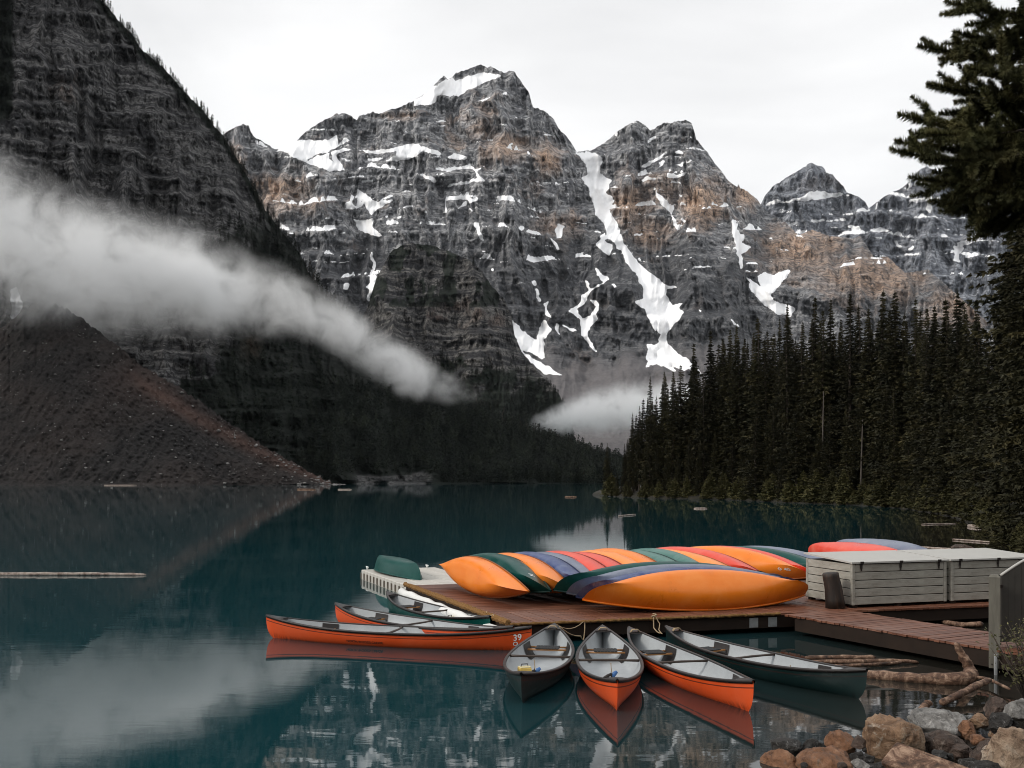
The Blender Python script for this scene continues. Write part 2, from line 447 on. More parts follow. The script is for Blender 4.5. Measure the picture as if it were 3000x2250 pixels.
S7 = [Zp(2100, 400, .4069, p) for p in [
 [(350,490),(420,450),(470,470),(600,440),(680,400),(780,395),(800,410),(940,405),(850,430),(700,455),(560,465),(450,480),(380,490)], [(505,630),(580,618),(590,632),(510,647)], [(670,603),(830,595),(940,588),(930,602),(700,617)],
 [(910,650),(1030,638),(1030,690),(960,700),(980,660)], [(1100,658),(1180,658),(1270,680),(1200,684),(1110,687)], [(1370,470),(1450,440),(1570,430),(1540,460),(1430,474)], [(1520,480),(1560,500),(1530,560),(1516,520)],
 [(1340,370),(1400,330),(1430,318),(1540,322),(1530,350),(1450,342),(1380,377)], [(1258,735),(1320,770),(1330,800),(1300,783)], [(1365,810),(1415,780),(1400,812)], [(1700,790),(1780,800),(1740,850),(1750,900),(1700,890),(1720,850)],
 [(1720,770),(1800,740),(1880,690),(1910,730),(1820,770),(1740,790)], [(1780,870),(1900,830),(1880,852),(1800,882)], [(1065,1035),(1140,1010),(1100,1032),(1050,1060),(1040,1090),(1033,1060)], [(1010,1160),(1060,1180),(1085,1230),(1048,1200)],
 [(400,850),(460,820),(500,820),(470,870),(480,900),(430,890)], [(310,620),(360,608),(350,652)], [(280,830),(320,820),(340,850),(310,862)]]]

def blobs(lst):
    def f(u, v):
        m = np.zeros(u.shape)
        for (a, b, ra, rb, w) in lst:
            m = np.maximum(m, w * np.exp(-((u - a) / ra) ** 2 - ((v - b) / rb) ** 2))
        return m
    return f

def cliff_relief(amp, per, seed, px, gul=1.0, dip=0.0, calm=None):
    """ledges, buttresses and gullies; px = metres per photo pixel at that distance"""
    def f(u, v, tt):
        warp = (fbm(u / 160, v / 160, seed, 4) - 0.5)
        h = (-(v + dip * u) + warp * 70) / per
        fr = h - np.floor(h)
        mod = sstep(0.25, 0.75, vnoise(u / 120, np.floor(h) * 3.1, seed + 3)) * 1.15 + 0.05
        st = (sstep(0.68, 0.98, fr) - fr) * per * 0.75 * mod
        h2 = (-(v + dip * u) + warp * 40) / (per * 0.29)
        fr2 = h2 - np.floor(h2)
        mod2 = sstep(0.4, 0.85, vnoise(u / 55, np.floor(h2) * 5.7, seed + 4)) * 1.2
        st2 = (sstep(0.6, 0.98, fr2) - fr2) * per * 0.24 * mod2
        uw = u + (fbm(u / 90, v / 120, seed + 8, 3) - 0.5) * 70
        g1 = (1 - ridged(uw / 150, v / 700, seed + 11, 2)) * 230
        g2 = (1 - ridged(uw / 48, v / 190, seed + 12, 3)) * 120
        g3 = (1 - ridged(uw / 17, v / 60, seed + 13, 2)) * 42
        rg = (fbm(u / 9, v / 12, seed + 14, 3) - 0.5) * 26
        d = st + st2 + (g1 + g2 + g3) * gul + rg
        if calm is not None: d = d * (1 - 0.85 * calm(u, v))
        d = d - 140 * gul
        edge = sstep(0, 0.03, tt)
        return d * px * amp * edge
    return f

massif_crest = pl([(560,430),(640,402),(660,391),(690,372),(711,364),(728,368),(735,385),(743,400),(765,412),(790,428),(805,438),(830,430),(870,411),(895,388),(920,370),(950,352),(985,334),(1015,332),(1035,345),(1045,354),(1052,340),(1075,333),(1095,328),(1110,334),(1135,323),(1175,313),(1190,306),(1216,292),(1240,277),(1253,272),(1280,240),(1300,222),(1312,235),(1325,227),(1335,215),(1370,203),(1395,194),(1410,190),(1425,197),(1440,195),(1460,207),(1476,214),(1490,208),(1500,206),(1508,209),(1512,220),(1520,228),(1540,258),(1550,272),(1557,300),(1562,313),(1595,324),(1620,345),(1637,378),(1660,400),(1680,430),(1690,448),(1700,444),(1735,440),(1760,425),(1780,411),(1810,385),(1840,366),(1868,353),(1890,367),(1905,381),(1920,375),(1945,360),(1965,362),(1985,355),(2008,352),(2026,360),(2034,385),(2040,410),(2050,420),(2075,450),(2095,480),(2120,510),(2135,532),(2148,540),(2160,548),(2164,540),(2168,552),(2180,553),(2200,570),(2215,580),(2232,602),(2250,622),(2300,650),(2340,690),(2380,672),(2430,690),(2500,700),(2520,690),(2560,755),(2600,750),(2650,800),(2720,790),(2800,860),(2900,950),(3100,1020),(3300,1100)])
jag = lambda f, amp, seed: (lambda u: f(u) + ((fbm(u / 7, u * 0, seed, 3) - 0.5) * amp))
calm1 = lambda u, v: np.clip(sstep(980, 1100, v + (fbm(u / 80, v / 80, 5, 3) - .5) * 200) * sstep(1540, 1640, u) * (1 - 0.6 * sstep(2000, 2200, u)), 0, 1)
snow1 = snow_mask(S3 + S4 + S5 + S6, 21)
_r1 = cliff_relief(1.0, 78, 100, 1.15, dip=-0.02, calm=calm1)
def massif_relief(u, v, tt):
    d = _r1(u, v, tt)
    # the great couloir, and the recess between the peaks
    cu = np.interp(v, [430, 600, 760, 860, 1000, 1100], [1712, 1765, 1850, 1925, 1960, 1900])
    d += 28 * np.exp(-((u - cu) / 45) ** 2)
    # right flanks of the big peaks turn away to the right
    for a, w in ((1520, 170), (2030, 170)):
        d += 1.3 * np.clip(u - (a + (v - 300) * 0.28), 0, w) * (1 - sstep(600, 900, v))
    sn = blur(snow1(u, v), 3)
    sm = blur(d, 8)
    return d * (1 - .8 * sn) + sm * .8 * sn - 6 * sn
tan1 = blobs([(1400,370,60,60,.55),(1480,425,90,45,.65),(1600,465,60,60,.7),(1560,540,60,60,.35),(2060,600,70,70,1.1),(1850,610,60,70,.8),(1900,680,70,50,.7),(2180,575,40,40,.8),(2350,730,140,80,.85),(2560,810,160,80,.9),(2820,900,120,60,.8),(830,570,140,70,.55),(690,470,40,60,.6),(1700,1060,60,70,.35),(1950,560,60,50,.5),(1640,660,80,60,.5),(1330,420,50,50,.4),(1180,340,60,30,.3)])

def massif_material(name, dark, mid, tan, px, blue=0.0):
    t = NT(name)
    big = t.noise(t.pos((1, 1, 1.2)), 0.010 / px, 4, 0.6, 0.6)
    patch = t.noise(t.pos((1, 1, 1.6)), 0.022 / px, 5, 0.65, 0.8)
    st = t.noise(t.pos((0.07, 0.07, 1.0)), 0.070 / px, 5, 0.62, 0.25)        # bedding
    st2 = t.noise(t.pos((0.10, 0.10, 1.0)), 0.150 / px, 3, 0.6, 0.2)
    vert = t.noise(t.pos((1, 1, 0.14)), 0.075 / px, 5, 0.7, 0.4)             # water stains and cracks
    fine = t.noise(t.pos((1, 1, 0.8)), 0.085 / px, 7, 0.78)
    c = t.mix(t.val(patch, 0.42, 0.58), t.mix(0.22, dark, mid), mid)
    c = t.mix(t.val(st, 0.47, 0.56, 0.0, 0.62), c, dark)
    tf = t.math('ADD', t.attr('tan'), t.math('MULTIPLY', t.math('SUBTRACT', big, 0.52), 1.5))
    c = t.mix(t.val(tf, 0.12, 0.8, 0, 0.88), c, tan)
    c = t.mix(t.val(st2, 0.54, 0.60, 0.0, 0.6), c, tuple(v * 0.45 for v in dark))
    c = t.mix(t.val(vert, 0.52, 0.60, 0.0, 0.78), c, tuple(v * 0.40 for v in dark))
    c = t.mix(t.val(fine, 0.38, 0.52, 0.68, 0.0), c, (0.012, 0.012, 0.014))
    c = t.mix(t.math('MULTIPLY', t.attr('low'), 0.70), c, tuple(v * 0.35 for v in dark))  # darker rock low down, with the face's shadows also put into the colour
    scr = t.attr('scree')
    c = t.mix(scr, c, t.mix(fine, (0.085, 0.082, 0.088), (0.24, 0.225, 0.225)))
    h = t.math('ADD', fine, t.math('MULTIPLY', st, 0.9))
    nrm = t.bump(h, 1.0, 5.0 * px)
    sn = t.math('ADD', t.attr('snow'), t.math('MULTIPLY', t.math('SUBTRACT', fine, 0.5), 0.65))
    f = t.val(sn, 0.36, 0.44)
    dirt = t.noise(t.pos((1, 1, 0.35)), 0.035 / px, 6, 0.65, 0.6)
    sc = t.mix(t.val(dirt, 0.56, 0.76, 0, 0.3), (0.97, 0.975, 0.985), (0.72, 0.73, 0.74))
    c = t.mix(f, c, sc)
    nb = t.node('ShaderNodeMix', data_type='VECTOR')
    gn = t.node('ShaderNodeNewGeometry')
    t.l.new(f, nb.inputs[0]); t.l.new(nrm, nb.inputs[4]); t.l.new(gn.outputs['Normal'], nb.inputs[5])
    return t.done(c, 0.9, nb.outputs[1], 0.15)

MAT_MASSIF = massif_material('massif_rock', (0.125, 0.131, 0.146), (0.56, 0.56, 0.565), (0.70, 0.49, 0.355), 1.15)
MAT_FAR = massif_material('far_rock_hazed', (0.16, 0.175, 0.205), (0.46, 0.48, 0.52), (0.52, 0.45, 0.41), 1.7)  # bluish haze of the distance painted into the rock colours
def ledge_snow(seed, per, vmin, vmax, dip=-0.02, base=None, amt=0.72):
    def f(u, v):
        warp = (fbm(u / 160, v / 160, seed, 4) - 0.5)
        m = base(u, v).copy() if base is not None else np.zeros(u.shape)
        for (pp, wp, k, lo, wd) in ((per, 70, 3.1, .60, .17), (per * .29, 40, 5.7, .72, .30)):
            h = (-(v + dip * u) + warp * wp) / pp; fl = np.floor(h); fr = h - fl
            n = vnoise(u / 46, fl * k, seed + 90) * .75 + vnoise(u / 9, fl * k, seed + 91) * .25
            wid = wd * sstep(lo, lo + .22, n)
            m = np.maximum(m, ((fr > 0.76) & (fr < 0.76 + wid)) * sstep(vmin, vmin + 40, v) * (1 - sstep(vmax - 150, vmax, v)) * amt)
        return m
    return f
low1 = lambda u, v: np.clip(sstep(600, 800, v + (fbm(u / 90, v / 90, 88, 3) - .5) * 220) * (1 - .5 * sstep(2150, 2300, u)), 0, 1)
flat = lambda val: (lambda u, v: np.zeros(u.shape) + val)
base1 = pl([(500, 1408), (3400, 1408)])
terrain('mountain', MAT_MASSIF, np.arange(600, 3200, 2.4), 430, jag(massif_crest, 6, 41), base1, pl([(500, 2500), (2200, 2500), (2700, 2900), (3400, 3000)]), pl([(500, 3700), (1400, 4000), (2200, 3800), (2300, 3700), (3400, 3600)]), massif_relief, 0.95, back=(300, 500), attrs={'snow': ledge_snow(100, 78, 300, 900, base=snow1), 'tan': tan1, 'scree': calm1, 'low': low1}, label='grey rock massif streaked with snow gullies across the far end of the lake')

far_crest = pl([(2050,700),(2180,640),(2228,600),(2240,575),(2262,548),(2275,540),(2300,523),(2330,505),(2355,490),(2372,478),(2380,476),(2390,482),(2400,485),(2416,492),(2420,507),(2440,512),(2455,530),(2470,545),(2482,565),(2500,570),(2520,580),(2535,592),(2545,610),(2560,598),(2600,570),(2640,553),(2670,525),(2695,498),(2715,487),(2740,498),(2780,535),(2830,560),(2900,600),(3000,640),(3200,700),(3400,760)])
_r2 = cliff_relief(1.0, 62, 300, 1.75)
terrain('mountain', MAT_FAR, np.arange(2100, 3350, 3.2), 190, jag(far_crest, 6, 43), pl([(2000, 1150), (3400, 1150)]), pl([(2000, 4600), (3400, 4400)]), pl([(2000, 5400), (3400, 5500)]), _r2, back=(300, 500), attrs={'snow': ledge_snow(300, 62, 480, 900, dip=0, base=snow_mask(S7, 33)), 'tan': blobs([(2400,540,60,30,.3)]), 'scree': flat(0.0), 'low': flat(0.0)}, label='farther rock peaks tinted with painted haze, with snow ledges behind the right-hand forest')

# middle hill: dark wooded dome with a cliff band
dome_crest = pl([(960,1150),(1020,1000),(1060,930),(1081,889),(1102,817),(1131,763),(1146,735),(1170,722),(1207,712),(1262,719),(1309,734),(1370,759),(1413,795),(1442,839),(1479,878),(1497,922),(1507,980),(1529,1034),(1569,1081),(1605,1117),(1641,1160),(1665,1230),(1690,1300)])
_r3 = cliff_relief(1.0, 60, 500, 0.66)
veg3 = lambda u, v: np.clip(sstep(1040, 1180, v + (fbm(u / 50, v / 50, 61, 3) - .5) * 160 + (u - 1400) * -0.25) + 0.12 * (1 - sstep(850, 950, v)) + (fbm(u / 40, v / 60, 62, 4) > 0.56) * 0.5 * (v < 900), 0, 1)
def vegrock_material(name, dark, mid, tan, veg, px):
    t = NT(name)
    st = t.noise(t.pos((0.08, 0.08, 1.0)), 0.085 / px, 5, 0.65, 0.3)
    vert = t.noise(t.pos((1, 1, 0.10)), 0.10 / px, 5, 0.7, 0.3)
    fine = t.noise(t.pos((1, 1, 0.8)), 0.10 / px, 7, 0.78)
    big = t.noise(t.pos((1, 1, 1)), 0.012 / px, 4, 0.6)
    c = t.mix(t.val(st, 0.44, 0.58), dark, mid)
    tf = t.math('ADD', t.attr('tan'), t.math('MULTIPLY', t.math('SUBTRACT', big, 0.55), 1.2))
    c = t.mix(t.val(tf, 0.15, 0.9, 0, 0.8), c, tan)
    c = t.mix(t.val(vert, 0.50, 0.58, 0.0, 0.8), c, tuple(v * 0.35 for v in dark))
    c = t.mix(t.val(fine, 0.38, 0.52, 0.85, 0.0), c, (0.006, 0.006, 0.007))
    vf = t.math('ADD', t.attr('veg'), t.math('MULTIPLY', t.math('SUBTRACT', fine, 0.5), 1.2))
    c = t.mix(t.val(vf, 0.40, 0.62, 0, 0.92), c, t.mix(fine, (0.006, 0.009, 0.007), veg))
    snw = t.val(t.math('ADD', t.attr('snow'), t.math('MULTIPLY', t.math('SUBTRACT', fine, 0.5), 0.6)), 0.45, 0.55)
    c = t.mix(snw, c, (0.8, 0.81, 0.83))
    h = t.math('ADD', fine, t.math('MULTIPLY', st, 1.0))
    return t.done(c, 0.92, t.bump(h, 1.0, 4.5 * px), 0.1)
MAT_DOME = vegrock_material('dome_rock', (0.048, 0.048, 0.051), (0.19, 0.182, 0.172), (0.20, 0.12, 0.085), (0.018, 0.026, 0.018), 0.66)
_, DOME = terrain('wooded_hill', MAT_DOME, np.arange(960, 1692, 2.4), 230, jag(dome_crest, 7, 47), pl([(900, 1345), (1700, 1345)]), pl([(900, 1500), (1700, 1500)]), pl([(900, 1900), (1300, 2250), (1500, 2050), (1700, 1650)]), _r3, back=(200, 250), attrs={'snow': flat(0.0), 'tan': blobs([(1330,910,120,40,.45),(1460,940,30,30,.6)]), 'veg': veg3}, label='dark wooded dome-shaped hill with a vertical cliff band in front of the massif')

# left mountain
left_crest = pl([(-1400,-1500),(-600,-900),(0,-330),(150,-190),(294,-4),(312,18),(362,77),(385,100),(393,108),(407,136),(452,176),(497,217),(542,271),(588,316),(633,375),(655,402),(687,452),(723,511),(759,588),(791,633),(836,692),(881,746),(905,800),(950,872),(1010,938),(1080,1015),(1180,1105),(1250,1160),(1350,1190),(1450,1232),(1560,1280),(1650,1310),(1750,1345),(1830,1370),(1900,1385),(2100,1398)])
left_Db = pl([(-1400, 560), (0, 640), (700, 720), (1000, 790), (1400, 880), (1900, 960), (2100, 1000)])
left_Dc = pl([(-1400, 1000), (294, 1130), (881, 1150), (1350, 1080), (1830, 1040), (2100, 1030)])
left_base = lambda u: HOR + EYE * FPX / left_Db(u) + 1.2
_r4 = cliff_relief(1.0, 58, 700, 0.33, gul=0.9, dip=-0.05)
forest_top = pl([(-600, 1430), (400, 1150), (560, 1060), (700, 1010), (900, 1080), (1100, 1110), (1250, 1140), (1350, 1170), (2100, 1300)])
def veg4(u, v):
    d = v - left_crest(u)                       # below the skyline
    n = fbm(u / 45, v / 45, 71, 4)
    edge = (1 - sstep(10, 60, d)) * 0.75
    # two oblique wooded gullies
    l1 = np.abs((v - 190) - (u - 480) * 1.12) / 38
    band = np.exp(-(l1 + (n - .5) * 2) ** 2) * sstep(120, 260, v) * 0.9
    low = sstep(0, 60, v - forest_top(u) - 30 + (n - .5) * 120)
    mid = sstep(560, 700, v) * sstep(500, 700, u + (n - .5) * 300) * 0.62
    top = (1 - sstep(20, 60, u)) * (1 - sstep(300, 420, v)) * .8
    shore = 1 - sstep(1372, 1392, v + (n - .5) * 40) * (sstep(1000, 1060, u) * (1 - sstep(1230, 1330, u)))
    return np.clip(np.maximum.reduce([edge, band, low, mid, top]) * (0.42 + 0.58 * shore), 0, 1)
MAT_LEFT = vegrock_material('left_rock', (0.050, 0.050, 0.053), (0.175, 0.172, 0.17), (0.24, 0.145, 0.095), (0.010, 0.014, 0.010), 0.36)
_, LEFT = terrain('mountain', MAT_LEFT, np.arange(-1300, 2100, 3.6), 440, jag(left_crest, 9, 51), left_base, left_Db, left_Dc, _r4, back=(160, 200),
    attrs={'snow': snow_mask([[(30,850),(50,840),(60,870),(70,895),(60,915),(70,930),(40,945),(28,930),(35,900)]], 77), 'tan': blobs([(740,1010,35,50,1.0),(760,960,40,30,.5),(200,250,90,60,.35),(560,1270,40,20,.3)]), 'veg': veg4}, label='steep dark layered cliff mountain rising on the left of the lake')

# talus fan at its foot
tal_crest = pl([(-1300, 1250), (-600, 1180), (-200, 1060), (0, 965), (60, 915), (110, 888), (170, 893), (230, 925), (300, 980), (400, 1060), (560, 1158), (720, 1272), (850, 1352), (960, 1409), (985, 1420), (1010, 1421)])
tal_Db = pl([(-1300, 520), (0, 585), (500, 610), (985, 690), (1010, 700)])
tal_base = lambda u: HOR + EYE * FPX / tal_Db(u) + 1.0
def tal_relief(u, v, tt):
    return ((fbm(u / 60, v / 60, 91, 4) - .5) * 30 + (fbm(u / 7, v / 7, 92, 3) - .5) * 16 + (1 - ridged((u + v * .7) / 26, (v - u * .5) / 160, 93, 3)) * 16 - 8 - np.exp(-((u - 500) / 400) ** 2) * 12 * tt) * 0.3 * sstep(0, .05, tt)
t = NT('talus_scree')
fine = t.noise(t.pos(), 0.32, 8, 0.82)
run = t.noise(t.pos((1, 1, 1)), 0.02, 3, 0.5, 0.4)
vo = t.node('ShaderNodeTexVoronoi'); t.l.new(t.pos(), vo.inputs['Vector']); vo.inputs['Scale'].default_value = 0.30
c = t.mix(t.val(run, 0.42, 0.62), (0.022, 0.021, 0.021), (0.036, 0.030, 0.028))
c = t.mix(t.attr('rust'), c, (0.125, 0.072, 0.057))
c = t.mix(t.val(fine, 0.42, 0.72, 0, 0.45), c, (0.09, 0.083, 0.08))
c = t.mix(t.val(fine, 0.30, 0.5, 0.6, 0), c, (0.012, 0.011, 0.011))
spk = t.math('MULTIPLY', t.val(vo.outputs['Distance'], 0.10, 0.16, 1, 0), t.val(t.noise(t.pos(), 0.06, 3), 0.48, 0.6))
c = t.mix(t.math('MULTIPLY', spk, 0.7), c, (0.30, 0.29, 0.28))
MAT_TALUS = t.done(c, 0.95, t.bump(fine, 1.0, 1.6), 0.1)
rust = lambda u, v: np.clip(np.exp(-((v - np.interp(u, [300, 420, 560, 720, 850, 960], [1030, 1130, 1215, 1300, 1368, 1410])) / np.interp(u, [300, 500, 700, 960], [16, 26, 24, 10])) ** 2) * sstep(330, 520, u) * 0.6 + np.exp(-((u - 420) / 140) ** 2 - ((v - 1120) / 70) ** 2) * 0.25, 0, 1)
_, TALUS = terrain('talus_slope', MAT_TALUS, np.arange(-1300, 1010, 3.6), 150, jag(tal_crest, 16, 53), tal_base, tal_Db, pl([(-1300, 700), (-200, 730), (110, 775), (400, 730), (720, 700), (985, 693), (1010, 701)]), tal_relief, back=(60, 30), attrs={'rust': rust}, label='brown scree fan sliding into the left side of the lake')
# ---------------------------------------------------------------- fog banks: real air with its own density
def fog(name, label, spots, sigma, nscale, thr, pad=2.0, rate=0.2, sides=12, soft_end=0.12):
    """spots along the bank: (px, py, distance, depth radius, height radius in metres, weight)"""
    cs = [at(*s_[:3]) for s_ in spots]
    x0, x1 = cs[0].x, cs[-1].x
    y0, y1 = min(c.y for c in cs), max(c.y for c in cs)
    z0, z1 = min(c.z for c in cs), max(c.z for c in cs)
    dy, dz = max(y1 - y0, 1.0), max(z1 - z0, 1.0)
    t = NT(name)
    P = t.coords('Object')
    s3 = t.node('ShaderNodeSeparateXYZ'); t.l.new(P, s3.inputs[0])
    k = t.val(s3.outputs[0], x0, x1)
    stops = [((c.x - x0) / (x1 - x0), ((c.y - y0) / dy, (c.z - z0) / dz, 1.0)) for c in cs]
    rad = [((c.x - x0) / (x1 - x0), (s_[3] / 100.0, s_[4] / 100.0, s_[5])) for c, s_ in zip(cs, spots)]
    def sep(col):
        q = t.node('ShaderNodeSeparateColor'); t.l.new(col, q.inputs[0]); return q.outputs
    a = sep(t.ramp(k, stops)); b = sep(t.ramp(k, rad))
    yc = t.math('ADD', t.math('MULTIPLY', a[0], dy), y0)
    zc = t.math('ADD', t.math('MULTIPLY', a[1], dz), z0)
    ey = t.math('DIVIDE', t.math('SUBTRACT', s3.outputs[1], yc), t.math('MULTIPLY', b[0], 100.0))
    ez = t.math('DIVIDE', t.math('SUBTRACT', s3.outputs[2], zc), t.math('MULTIPLY', b[1], 100.0))
    r2 = t.math('ADD', t.math('MULTIPLY', ey, ey), t.math('MULTIPLY', ez, ez))
    w = t.math('MULTIPLY', b[2], t.val(k, 1.0 - soft_end, 1.0, 1.0, 0.0))
    gs = t.math('MULTIPLY', t.math('EXPONENT', t.math('MULTIPLY', r2, -1.0)), w)
    nz = t.noise(P, nscale, 4, 0.55, 0.6)
    n2 = t.noise(P, nscale * 2.6, 5, 0.62, 1.2)
    d = t.math('MULTIPLY', gs, t.val(nz, 0.30, 0.70, 0.15, 1.85))
    d = t.math('MULTIPLY', d, t.val(n2, 0.36, 0.62, 0.15, 1.75))
    d = t.math('MAXIMUM', t.math('SUBTRACT', d, thr), 0.0)
    d = t.math('MULTIPLY', d, sigma)
    pv = t.n.new('ShaderNodeVolumePrincipled')
    pv.inputs['Color'].default_value = (0.997, 0.998, 0.998, 1)
    pv.inputs['Anisotropy'].default_value = 0.0
    t.l.new(d, pv.inputs['Density'])
    t.l.new(pv.outputs[0], t.out.inputs['Volume'])
    t.m.cycles.volume_step_rate = rate
    n = sides; vs = []; fs = []
    for c, s_ in zip(cs, spots):
        for a_ in range(n):
            an = 2 * math.pi * a_ / n
            vs.append(c + Vector((0, math.cos(an) * s_[3] * pad, math.sin(an) * s_[4] * pad)))
    for i in range(len(cs) - 1):
        for a_ in range(n):
            b_ = (a_ + 1) % n
            fs.append((i * n + a_, i * n + b_, (i + 1) * n + b_, (i + 1) * n + a_))
    fs.append(tuple(range(n - 1, -1, -1))); fs.append(tuple((len(cs) - 1) * n + a_ for a_ in range(n)))
    me = bpy.data.meshes.new(name); me.from_pydata(vs, [], fs); me.update()
    bm = bmesh.new(); bm.from_mesh(me)
    bmesh.ops.recalc_face_normals(bm, faces=bm.faces[:]); bm.to_mesh(me); bm.free()
    o = obj(name, me, t.m); tag(o, label, kind='stuff'); return o

fog('fog_bank', 'grey bank of low cloud drifting along the foot of the left cliff', [
    (-900, 560, 560, 50, 50, 1.0), (-420, 610, 640, 50, 46, 1.0), (-80, 690, 700, 48, 40, 1.0), (160, 755, 750, 44, 36, 1.0), (420, 810, 800, 40, 30, 0.95), (640, 838, 850, 38, 28, 1.0),
    (860, 893, 930, 34, 21, 0.55), (1050, 1000, 985, 34, 20, 0.6), (1190, 1085, 1010, 34, 19, 0.85), (1290, 1125, 1020, 30, 15, 0.4), (1400, 1160, 1025, 26, 12, 0.10), (1480, 1190, 1030, 22, 10, 0.0)], 0.070, 0.013, 0.04, pad=2.5, rate=0.22)
fog('fog_bank', 'small pale bank of low cloud lying in the valley behind the lake', [
    (1540, 1245, 1330, 30, 8, 0.0), (1630, 1232, 1330, 36, 14, 0.6), (1730, 1208, 1330, 42, 20, 1.0), (1850, 1196, 1330, 42, 23, 1.0), (2050, 1190, 1330, 45, 24, 1.0)], 0.045, 0.02, 0.04, pad=2.5, rate=0.4)
# ---------------------------------------------------------------- conifers
def spruce_arrays(H, R0, seed, crown_base=0.08, whorl=0.45, nb=7, clumps=7, tri=4, tl=0.42, droop=0.30, spire=0.85, ragged=0.5):
    """needle sprays of a spruce crown: triangles along drooping branches"""
    r = np.random.default_rng(seed)
    Bz, Br, Ba = [], [], []
    z = crown_base * H
    while z < H * 0.985:
        f = (z - crown_base * H) / (H * (1 - crown_base))
        R = R0 * (1 - f) ** spire * (0.55 + 0.45 * min(1, f * 8 + 0.3)) + 0.035
        n = max(3, int(nb * (0.6 + 0.4 * (1 - f)) + r.integers(-1, 2)))
        a0 = r.uniform(0, 6.28)
        side = 1 + ragged * 0.5 * (vnoise(np.arange(n) * 0.9, np.zeros(n) + z * 0.35, seed) - 0.5) * 2
        for k in range(n):
            Bz.append(z + r.uniform(-.2, .2) * whorl); Ba.append(a0 + k * 6.283 / n + r.uniform(-.35, .35))
            Br.append(R * side[k] * r.uniform(1 - ragged, 1.12) )
        z += whorl * r.uniform(0.75, 1.25) * (0.6 + 0.4 * (1 - f))
    Bz, Br, Ba = map(np.array, (Bz, Br, Ba)); n = len(Bz)
    s = np.linspace(0.12, 1.0, clumps)[None, :] + r.uniform(-.05, .05, (n, clumps))
    rr = Br[:, None] * s
    zz = Bz[:, None] + Br[:, None] * (0.10 * s - droop * s ** 1.6) + 0.10 * Br[:, None] * s ** 4
    ca, sa = np.cos(Ba)[:, None], np.sin(Ba)[:, None]
    P = np.stack([rr * ca, rr * sa, zz], -1)[:, :, None, :]
    P = np.broadcast_to(P, (n, clumps, tri, 3)).reshape(-1, 3)
    A = np.broadcast_to(Ba[:, None, None], (n, clumps, tri)).reshape(-1)
    S = np.broadcast_to(s[:, :, None], (n, clumps, tri)).reshape(-1)
    Rb = np.broadcast_to(Br[:, None, None], (n, clumps, tri)).reshape(-1)
    m = len(P)
    da = A + r.normal(0, 0.85, m)
    ln = tl * r.uniform(0.55, 1.25, m) * (0.22 + 0.78 * np.minimum(Rb / max(R0, .1) * 1.7, 1))
    el = r.normal(-0.35, 0.38, m)
    d = np.stack([np.cos(da) * np.cos(el), np.sin(da) * np.cos(el), np.sin(el)], -1)
    w = np.cross(d, r.normal(0, 1, (m, 3))); w /= np.linalg.norm(w, axis=1, keepdims=True) + 1e-6
    w *= (ln * r.uniform(0.20, 0.36, m))[:, None]
    P = P + r.normal(0, 0.05, (m, 3)) * tl
    V = np.stack([P - w, P + w, P + d * ln[:, None]], 1).reshape(-1, 3)
    T = np.arange(m * 3).reshape(-1, 3)
    # leader shoot
    L = np.array([[-.05, 0, H * .96], [.05, 0, H * .96], [0, 0, H * 1.01], [0, -.05, H * .96], [0, .05, H * .96], [0, 0, H * 1.01]])
    V = np.concatenate([V, L]); T = np.concatenate([T, [[len(V) - 6, len(V) - 5, len(V) - 4], [len(V) - 3, len(V) - 2, len(V) - 1]]])
    return V, T

def foliage_material(name, c0, c1, c2, scale=0.35, rv=0.35):
    t = NT(name)
    n = t.noise(t.coords('Object'), scale, 4, 0.6)
    c = t.ramp(n, [(0.30, c0), (0.52, c1), (0.72, c2)])
    hsv = t.node('ShaderNodeHueSaturation'); t.l.new(c, hsv.inputs['Color'])
    t.l.new(t.val(t.orand(), 0, 1, 1 - rv, 1 + rv), hsv.inputs['Value'])
    return t.done(hsv.outputs[0], 0.75, None, 0.25)
MAT_SPRUCE = foliage_material('spruce_needles', (0.011, 0.012, 0.006), (0.026, 0.024, 0.010), (0.068, 0.056, 0.022))
MAT_FARTREE = foliage_material('far_needles', (0.004, 0.006, 0.005), (0.010, 0.014, 0.010), (0.026, 0.031, 0.020), 0.06, 0.6)
MAT_SHRUB = foliage_material('shrub_leaves', (0.030, 0.032, 0.012), (0.060, 0.056, 0.020), (0.11, 0.095, 0.04), 0.8)
t = NT('bark')
n = t.noise(t.coords('Object', (6, 6, 1.2)), 1.0, 5, 0.65)
MAT_BARK = t.done(t.ramp(n, [(0.3, (0.022, 0.016, 0.012)), (0.7, (0.085, 0.065, 0.050))]), 0.9, t.bump(n, 0.6, 0.05))

def trunk_mesh(name, H, r0, seed):
    r = random.Random(seed); mb = MB(); pts = []; rad = []
    for i in range(9):
        f = i / 8
        pts.append((0.12 * math.sin(f * 5 + seed), 0.10 * math.cos(f * 4 + seed) - 0.1, f * H * 0.97 - 0.4 * (i == 0)))
        rad.append(r0 * (1 - f) ** 0.85 * (1.35 if i == 0 else 1) + 0.012)
    return mb.tube(pts, rad, 8).mesh(name, True)

